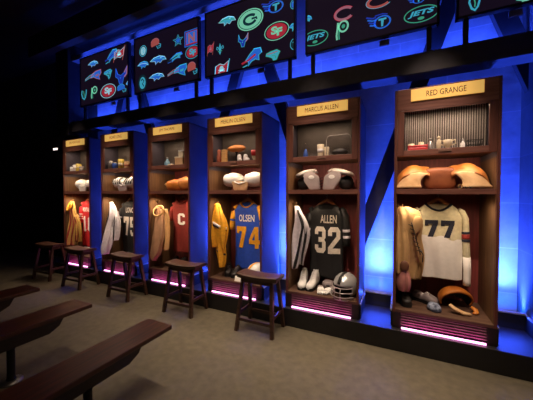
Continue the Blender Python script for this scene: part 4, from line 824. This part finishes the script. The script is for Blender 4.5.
def logo(kind):
    """one emblem in the box -1..1, facing -y; slots: 0 main, 1 second, 2 third"""
    bm = nb()
    if kind == 'G':
        poly(bm, ell(1, .8), 0, 0.002); ribbon(bm, ell(.88, .69), .05, 1, True)
        ribbon(bm, ell(.46, .34, 20, 0, 0, 38, 335), .2, 1); ribbon(bm, [(.5, -.12), (.5, .02), (.12, .02)], .15, 1)
    elif kind == 'SF':
        ribbon(bm, ell(1, .8), .07, 1, True); poly(bm, ell(.86, .68), 0, 0.002); letters(bm, 'S', -.2, .1, .52, .72, 1, -0.001, .05); letters(bm, 'F', .25, -.1, .46, .7, 1, -0.001, .05)
    elif kind == 'T':
        ribbon(bm, ell(.62, .62, 24, .3, -.1), .14, 0, True); poly(bm, [(.0, .3), (.62, .3), (.62, .1), (.42, .1), (.36, -.55), (.22, -.55), (.2, .1), (0, .1)], 2)
        for i in range(4): ribbon(bm, [(-1 + .1 * i, .75 - .3 * i), (-.5, .5 - .25 * i), (-.2, .55 - .28 * i)], .16, 0 if i % 2 else 1)
        ribbon(bm, [(-.3, .7), (.3, .75), (.7, .6)], .12, 1)
    elif kind == 'star':
        pts = [((1 if i % 2 == 0 else .42) * math.sin(PI * i / 5), (1 if i % 2 == 0 else .42) * math.cos(PI * i / 5)) for i in range(10)]
        ribbon(bm, pts, .14, 2, True); poly(bm, [(p[0] * .62, p[1] * .62) for p in pts], 0)
    elif kind == 'jets':
        ribbon(bm, ell(1, .6), .07, 0, True); letters(bm, 'JETS', 0, .08, 1.45, .5, 2, 0, .04, .35); poly(bm, ell(.2, .12, 16, 0, -.32), 0)
    elif kind == 'wishC':
        ribbon(bm, ell(.9, .62, 22, 0, 0, 38, 322), .28, 0); ribbon(bm, ell(1.02, .76, 22, 0, 0, 35, 325), .05, 1)
    elif kind == 'R':
        ribbon(bm, ell(.5, .55, 20, .15, .3), .2, 0, True); ribbon(bm, [(-.45, .8), (-.5, .2), (-.6, -.5), (-.55, -1)], .2, 0); ribbon(bm, [(-.3, .1), (-.35, -.5), (-.3, -1)], .14, 1)
        poly(bm, ell(.2, .22, 14, .15, .3), 1)
    elif kind == 'helmet':
        poly(bm, ell(.75, .75, 24, 0, .15, -20, 215), 0); ribbon(bm, [(.7, -.05), (1, -.2), (.95, -.65), (.5, -.75), (.3, -.3)], .12, 1); ribbon(bm, [(.55, -.4), (.98, -.42)], .1, 1); ribbon(bm, ell(.78, .78, 20, 0, .15, 20, 160), .08, 2)
    elif kind == 'fleur':
        poly(bm, [(0, 1), (.25, .4), (.12, -.3), (-.12, -.3), (-.25, .4)], 0)
        for s in (-1, 1): ribbon(bm, [(s * .15, -.2), (s * .45, .3), (s * .75, .45), (s * .85, .1), (s * .6, -.05)], .18, 0)
        ribbon(bm, [(-.5, -.35), (.5, -.35)], .14, 1); poly(bm, [(-.3, -.45), (.3, -.45), (0, -1)], 0)
    elif kind == 'flag':
        poly(bm, [(-.75, .45), (-.2, .65), (.3, .45), (.85, .8), (.7, -.35), (.2, -.55), (-.3, -.35), (-.8, -.6)], 0, 0.002); ribbon(bm, [(1, 1), (.55, -1)], .1, 1)
        poly(bm, ell(.26, .3, 16, 0, .1), 2); ribbon(bm, [(-.4, -.25), (.4, .0)], .1, 2); ribbon(bm, [(-.4, .0), (.4, -.25)], .1, 2)
        ribbon(bm, [(-.95, -1), (-.7, .5)], .08, 1)
    elif kind == 'bull':
        poly(bm, [(-.6, -.1), (-.2, .45), (.3, .95), (.85, .9), (1, .4), (.7, .2), (.75, -.35), (.4, -.15), (.0, -.3), (-.35, -.75), (-.3, -.3)], 0, 0.002)
        ribbon(bm, [(-1, -.35), (-.3, -.1), (.4, .35)], .2, 1); ribbon(bm, [(-.9, -.75), (-.4, -.6)], .12, 2); ribbon(bm, [(.2, .95), (.9, .92), (1.02, .4)], .08, 2)
    elif kind == 'bird':
        poly(bm, [(-1, .1), (-.5, .6), (.2, .7), (.8, .3), (1, -.3), (.55, -.2), (.3, -.6), (.0, -.3), (-.3, -.7), (-.35, -.15)], 0, 0.002); ribbon(bm, [(-.9, .15), (-.2, .35), (.5, .15), (.9, -.2)], .14, 1); poly(bm, ell(.1, .1, 10, .35, .3), 2)
        ribbon(bm, [(-.6, .5), (.1, .68), (.75, .35)], .07, 2)
    elif kind == 'patriot':
        poly(bm, [(-.2, .4), (.3, .8), (.95, .85), (1, .3), (.75, -.2), (.85, -.75), (.4, -.4), (.1, -.1), (-.3, -.1)], 0, 0.002)
        for i in range(3): ribbon(bm, [(-1, -.3 + .12 * i), (-.4, .0 + .2 * i), (.2, .1 + .22 * i)], .1, 1 + i % 2)
        poly(bm, [(.3, .2), (.7, .3), (.65, -.05), (.35, -.1)], 2); ribbon(bm, [(-.1, .5), (.35, .85), (1, .88)], .07, 2)
    elif kind == 'jag':
        poly(bm, [(-.9, .5), (-.3, .7), (.5, .8), (.95, .4), (.7, -.1), (.5, -.7), (.1, -.95), (-.1, -.4), (-.5, -.1), (-.95, .1)], 0, 0.002); ribbon(bm, [(-.8, .35), (0, .4), (.6, .5)], .12, 1); ribbon(bm, [(-.2, 0), (.3, -.1), (.35, -.55)], .14, 2); poly(bm, ell(.09, .08, 10, .2, .2), 2)
    elif kind == 'texan':
        poly(bm, [(-.8, .9), (-.55, .2), (0, -.05), (.5, .2), (.85, .8), (.75, -.05), (.4, -.35), (.2, -1), (-.25, -.95), (-.45, -.3), (-.85, -.05)], 0, 0.002); ribbon(bm, [(.5, .2), (.95, .85), (.85, .0), (.5, -.3)], .2, 1); poly(bm, ell(.1, .1, 10, -.1, -.3), 2); ribbon(bm, [(-.78, .85), (-.5, .2)], .07, 2)
    elif kind == 'ny':
        ribbon(bm, [(-.9, -.9), (.9, -.9), (.9, .9), (-.9, .9)], .14, 0, True); poly(bm, [(-.75, -.75), (.75, -.75), (.75, .75), (-.75, .75)], 0, 0.002); letters(bm, 'N', 0, .0, .9, 1.1, 1, 0, .05); ribbon(bm, [(-.6, -.68), (.6, -.68)], .1, 2)
    elif kind == 'roundel':
        ribbon(bm, ell(.8, .95), .14, 0, True); poly(bm, ell(.6, .75), 1, 0.002); ribbon(bm, [(-.3, .3), (.0, .5), (.3, .2), (.0, -.1), (.25, -.45)], .16, 0)
    elif kind == 'horse':
        ribbon(bm, [(-.6, .95), (-.75, .2), (-.4, -.6), (.1, -.9), (.5, -.5), (.75, .3), (.8, .95)], .3, 0); ribbon(bm, [(-.15, .8), (.1, .0), (.05, -.5)], .2, 1)
    for v in bm.verts: v.co.y -= 0.0
    return bm
NAMES = {}
def emblem(screen_o, kind, x, z, sx, sz, cols, xmin, xmax, tilt=0.0):
    bm = logo(kind)
    for v in bm.verts:
        a, b = v.co.x * sx, v.co.z * sz; v.co = Vector((x + a * math.cos(tilt) - b * math.sin(tilt), -0.0225 + v.co.y * 0.6, z + a * math.sin(tilt) + b * math.cos(tilt)))
    for co, no in (((xmin, 0, 0), (-1, 0, 0)), ((xmax, 0, 0), (1, 0, 0)), ((0, 0, 0.02), (0, 0, -1)), ((0, 0, 0.85), (0, 0, 1))):
        bmesh.ops.bisect_plane(bm, geom=bm.verts[:] + bm.edges[:] + bm.faces[:], plane_co=co, plane_no=no, clear_outer=True)
    me = bpy.data.meshes.new('emblem'); bm.to_mesh(me); bm.free()
    for c in cols: me.materials.append(GL[c])
    o = bpy.data.objects.new('emblem', me); C.objects.link(o); o.parent = screen_o
ZSC = 3.075
SCR = [(-5.225, -3.92, 'leftmost video screen of the row, beyond the gold trousers locker'), (-3.79, -2.49, 'video screen second from left, with a glowing star emblem'), (-2.385, -1.085, 'video screen with a glowing oval G emblem'),
       (-0.965, 0.325, 'video screen above the black 32 and cream 77 lockers'), (0.45, XR - 0.012, 'video screen at the far right against the wall')]
EMB = [
  [('bird', 0.386, 0.701, 0.141, 0.069, ('blue', 'cyan', 'white')),
   ('bull', 0.874, 0.716, 0.155, 0.115, ('blue', 'navy', 'cyan')),
   ('flag', 1.077, 0.72, 0.149, 0.113, ('red', 'orange', 'white')),
   ('patriot', 0.381, 0.476, 0.227, 0.104, ('blue', 'cyan', 'pink')),
   ('jag', 0.791, 0.45, 0.118, 0.1, ('cyan', 'blue', 'dark')),
   ('texan', 1.121, 0.37, 0.16, 0.145, ('navy', 'pink', 'blue')),
   ('horse', 0.113, 0.205, 0.089, 0.089, ('cyan', 'green', 'cyan')),
   ('R', 0.404, 0.211, 0.127, 0.104, ('pale', 'green', 'green')),
   ('SF', 0.786, 0.166, 0.197, 0.142, ('red', 'white', 'white')),
   ('helmet', 1.117, 0.144, 0.123, 0.081, ('blue', 'cyan', 'cyan')),
   ('bird', 1.312, 0.191, 0.071, 0.079, ('blue', 'cyan', 'white')),
   ('star', 1.328, 0.458, 0.047, 0.063, ('cyan', 'blue', 'cyan'))],
  [('roundel', 0.205, 0.64, 0.093, 0.084, ('cyan', 'white', 'white')),
   ('helmet', 0.464, 0.678, 0.115, 0.097, ('orange', 'cyan', 'pink')),
   ('star', 0.923, 0.626, 0.095, 0.085, ('blue', 'blue', 'cyan')),
   ('ny', 1.172, 0.606, 0.134, 0.117, ('blue', 'pink', 'red')),
   ('bird', 0.202, 0.426, 0.122, 0.077, ('blue', 'white', 'cyan')),
   ('bird', 0.524, 0.434, 0.166, 0.081, ('blue', 'cyan', 'white')),
   ('bull', 0.854, 0.392, 0.145, 0.064, ('cyan', 'dark', 'blue')),
   ('SF', 1.189, 0.403, 0.125, 0.11, ('red', 'cyan', 'cyan')),
   ('roundel', 0.187, 0.152, 0.111, 0.123, ('dark', 'cyan', 'cyan')),
   ('bird', 0.49, 0.188, 0.157, 0.075, ('blue', 'cyan', 'white')),
   ('patriot', 0.9, 0.183, 0.182, 0.1, ('blue', 'pink', 'cyan')),
   ('helmet', 1.169, 0.172, 0.099, 0.104, ('orange', 'cyan', 'pink'))],
  [('bird', 0.36, 0.67, 0.132, 0.077, ('cyan', 'green', 'white')),
   ('G', 0.703, 0.594, 0.185, 0.165, ('pale', 'dark', 'green')),
   ('T', 1.01, 0.656, 0.145, 0.1, ('blue', 'navy', 'cyan')),
   ('texan', 0.601, 0.367, 0.081, 0.087, ('navy', 'pink', 'cyan')),
   ('SF', 1.063, 0.36, 0.156, 0.129, ('red', 'pale', 'pale')),
   ('fleur', 0.249, 0.336, 0.064, 0.078, ('cyan', 'green', 'cyan')),
   ('flag', 0.094, 0.372, 0.058, 0.086, ('red', 'orange', 'pink')),
   ('flag', 0.272, 0.064, 0.128, 0.117, ('red', 'cyan', 'white')),
   ('bull', 0.724, 0.11, 0.142, 0.117, ('blue', 'red', 'cyan')),
   ('jag', 1.018, 0.082, 0.099, 0.077, ('cyan', 'orange', 'green')),
   ('roundel', 1.283, 0.609, 0.055, 0.057, ('cyan', 'blue', 'cyan')),
   ('bird', 1.283, 0.348, 0.061, 0.068, ('cyan', 'blue', 'cyan')),
   ('roundel', 1.284, 0.154, 0.055, 0.063, ('cyan', 'dark', 'cyan'))],
  [('jets', 0.112, 0.161, 0.143, 0.132, ('green', 'green', 'cyan')),
   ('bird', 0.03, 0.392, 0.047, 0.055, ('cyan', 'blue', 'cyan')),
   ('wishC', 0.426, 0.34, 0.104, 0.099, ('pink', 'red', 'pink')),
   ('R', 0.406, 0.178, 0.094, 0.1, ('pale', 'green', 'green')),
   ('wishC', 0.769, 0.365, 0.121, 0.089, ('orange', 'cyan', 'pink')),
   ('T', 0.766, 0.158, 0.117, 0.095, ('blue', 'navy', 'cyan')),
   ('T', 1.096, 0.274, 0.075, 0.047, ('blue', 'navy', 'cyan')),
   ('jets', 1.139, 0.131, 0.141, 0.122, ('green', 'green', 'cyan'))],
  [('horse', 0.134, 0.109, 0.05, 0.07, ('cyan', 'green', 'cyan')),
   ('bird', 0.473, 0.038, 0.057, 0.049, ('pale', 'green', 'green'))]]
def video(i):
    a, b, lb = SCR[i]
    t = thing('video_screen', lb, 'screen', (a, YS, ZSC), 0, 'video screens above the beam')
    W = b - a; H = 0.87
    bm = nb()
    for p, q in (((0, 0), (0.022, H)), ((W - 0.022, 0), (W, H)), ((0, 0), (W, 0.02)), ((0, H - 0.02), (W, H))): box(bm, (p[0], -0.025, p[1]), (q[0], 0.03, q[1]), 0.002)
    obj('frame', bm, FRAMEP, t)
    bm = nb(); box(bm, (0.018, -0.02, 0.016), (W - 0.018, 0.02, H - 0.016)); pn = obj('display_panel', bm, SCREENM, t)
    for x in (0.08, W - 0.08):
        bm = nb(); box(bm, (x - 0.02, -0.0, -0.218), (x + 0.02, 0.04, 0.0), 0.002); obj('support_post', bm, FRAMEP, t)
    bm = nb(); box(bm, (W * 0.6, 0.035, -0.05), (W * 0.6 + 0.09, 0.06, -0.0), 0.002); obj('cable_clip', bm, TRIMM, t)
    for (k_, x, z, sx, sz, cols) in EMB[i]: emblem(pn, k_, x, z, sx, sz, cols, 0.024, W - 0.024, 0.0)
for i in range(5): video(i)

# ------------------------------------------------------------------ small lamps in the dark
t = thing('ceiling_lamp', 'tiny bluish lamp high on the dark ceiling above the leftmost screen', 'lamp', (-4.1, 2.0, 4.6), 0)
bm = nb(); lathe(bm, [(0.05, 0), (0.05, -0.06), (0.035, -0.08)], 16); obj('can', bm, BLACKP, t); bm = nb(); lathe(bm, [(0.028, -0.081), (0.022, -0.086)], 14); obj('lens', bm, emis('lens', (150, 180, 255), 3.0), t)
t = thing('wall_lamp', 'small white lamp glowing on the dark wall left of the lockers', 'lamp', (-7.26, YW, 2.55), 0)
bm = nb(); box(bm, (-0.1, -0.05, -0.03), (0.1, 0.0, 0.03), 0.005); obj('housing', bm, IRON, t); bm = nb(); box(bm, (-0.085, -0.06, -0.022), (0.085, -0.051, 0.022), 0.004); obj('lens', bm, emis('lamp', (255, 235, 225), 2.2), t)

# ------------------------------------------------------------------ light
def lamp(name, kind, loc, power, col, target=None, **kw):
    l = bpy.data.lights.new(name, kind); l.energy = power; l.color = lin(col)
    for a, v in kw.items(): setattr(l, a, v)
    o = bpy.data.objects.new(name, l); C.objects.link(o); o.location = loc
    if target is not None: o.rotation_euler = (Vector(target) - Vector(loc)).to_track_quat('-Z', 'Y').to_euler()
    return o
WARM = (255, 222, 186); BLUE = (48, 82, 255); CY = (20, 96, 255); MAG = (255, 70, 190)
for n in range(1, 7):
    x = LX(n)
    lamp('hutch_light', 'AREA', (x + LW / 2, Y0 + 0.09, 2.285), 1.7 if n > 1 else 3.2, WARM, (x + LW / 2, Y0 + 0.16, 1.9), shape='RECTANGLE', size=0.6, size_y=0.04)
    lamp('shelf_light', 'AREA', (x + LW / 2, Y0 + 0.05, 1.866), 1.6, WARM, (x + LW / 2, Y0 + 0.2, 1.5), shape='RECTANGLE', size=0.6, size_y=0.03)
    for xx in (0.16, 0.65):
        lamp('shelf_light', 'SPOT', (x + xx, Y0 + 0.07, 1.862), 1.6, WARM, (x + xx, Y0 + 0.16, 1.5), spot_size=math.radians(150), spot_blend=1.0, shadow_soft_size=0.03)
        lamp('wardrobe_light', 'SPOT', (x + xx, Y0 + 0.05, 1.494), 8.0 if n < 4 else 14.0, WARM, (x + xx, Y0 + 0.22, 0.6), spot_size=math.radians(140), spot_blend=1.0, shadow_soft_size=0.03)
    lamp('ceiling_spot', 'SPOT', (x + 0.35, 0.75, 4.3), 300.0 if n < 4 else 280.0, (255, 226, 204), (x + 0.36, Y0 + 0.1, 1.3), spot_size=math.radians(25), spot_blend=0.7, shadow_soft_size=0.05)
    lamp('header_fill', 'SPOT', (x + 0.3, 1.7, 4.3), 200.0 if n == 1 else 75.0, (255, 222, 198), (x + 0.3, Y0, 2.38), spot_size=math.radians(20), spot_blend=1.0, shadow_soft_size=0.04)  # extra fill added to brighten the header
    lamp('toe_strip', 'AREA', (x + LW / 2, Y0 - 0.035, 0.232), 0.4, MAG, (x + LW / 2, Y0 + 0.03, 0.33), shape='RECTANGLE', size=0.62, size_y=0.012)
for n in range(1, 7):                                   # blue strips and uplights hidden in the coves, plus an added ledge fill
    a = LX(n) + LW; b = LX(n - 1) if n > 1 else XR; c = (a + b) / 2
    lamp('cove_strip', 'AREA', (c, 3.46, 0.30), 5.0, CY, (c, 3.55, 1.2), shape='RECTANGLE', size=b - a - 0.04, size_y=0.06)
    lamp('cove_uplight', 'AREA', (c, 3.45, 0.33), 46.0, BLUE, (c, 3.64, 2.6), shape='RECTANGLE', size=b - a - 0.04, size_y=0.06, spread=math.radians(75))
    lamp('ledge_fill', 'AREA', (c, 3.3, 0.36), 2.2, BLUE, (c, 3.08, 0.2), shape='RECTANGLE', size=b - a - 0.05, size_y=0.04)  # added fill that brightens the platform top between lockers
for i in range(5):                                      # added blue fill behind the beam, brightens the upper wall
    xc = -5.2 + 1.42 * i
    lamp('beam_fill', 'AREA', (xc, 3.4, 2.9), 14.0, BLUE, (xc, YW, 3.5), shape='RECTANGLE', size=1.3, size_y=0.05)
for i in range(5): lamp('rail_fill', 'AREA', (-4.57 + 1.415 * i, 2.86, 3.95), 1.0, BLUE, (-4.57 + 1.415 * i, 3.02, 4.04), shape='RECTANGLE', size=1.25, size_y=0.03, spread=math.radians(60))  # added fill out of sight behind the soffit, brightens the top rail
lamp('floor_wash', 'AREA', (-0.9, 2.35, 4.4), 16.0, (255, 230, 196), (-0.9, 2.35, 0), shape='RECTANGLE', size=3.6, size_y=0.15, spread=math.radians(45))
lamp('room_light', 'AREA', (-0.6, 1.3, 4.5), 13.0, (255, 218, 180), (-1.2, 0.9, 0), shape='RECTANGLE', size=3.6, size_y=2.0, spread=math.radians(120))
w = bpy.data.worlds.new('room_air'); bpy.context.scene.world = w; w.use_nodes = True
w.node_tree.nodes['Background'].inputs['Color'].default_value = (0.004, 0.004, 0.005, 1); w.node_tree.nodes['Background'].inputs['Strength'].default_value = 1.0

# ------------------------------------------------------------------ camera
yaw, pit, rol, F = 0.4535, 0.0222, 0.0011, 270.6
fw = Vector((-math.sin(yaw) * math.cos(pit), math.cos(yaw) * math.cos(pit), -math.sin(pit))); r0 = Vector((math.cos(yaw), math.sin(yaw), 0)); u0 = r0.cross(fw)
r = r0 * math.cos(rol) + u0 * math.sin(rol); u = -r0 * math.sin(rol) + u0 * math.cos(rol)
cd = bpy.data.cameras.new('camera'); cam = bpy.data.objects.new('camera', cd); C.objects.link(cam)
cd.sensor_fit = 'HORIZONTAL'; cd.sensor_width = 36; cd.lens = 36 * F / 533; cd.clip_start = 0.02
cam.matrix_world = Matrix(((r.x, u.x, -fw.x, 0), (r.y, u.y, -fw.y, 0), (r.z, u.z, -fw.z, 1.5), (0, 0, 0, 1)))
sc = bpy.context.scene; sc.camera = cam
sc.view_settings.view_transform = 'Standard'; sc.view_settings.look = 'None'; sc.view_settings.exposure = 0; sc.view_settings.gamma = 1; sc.view_settings.use_curve_mapping = False
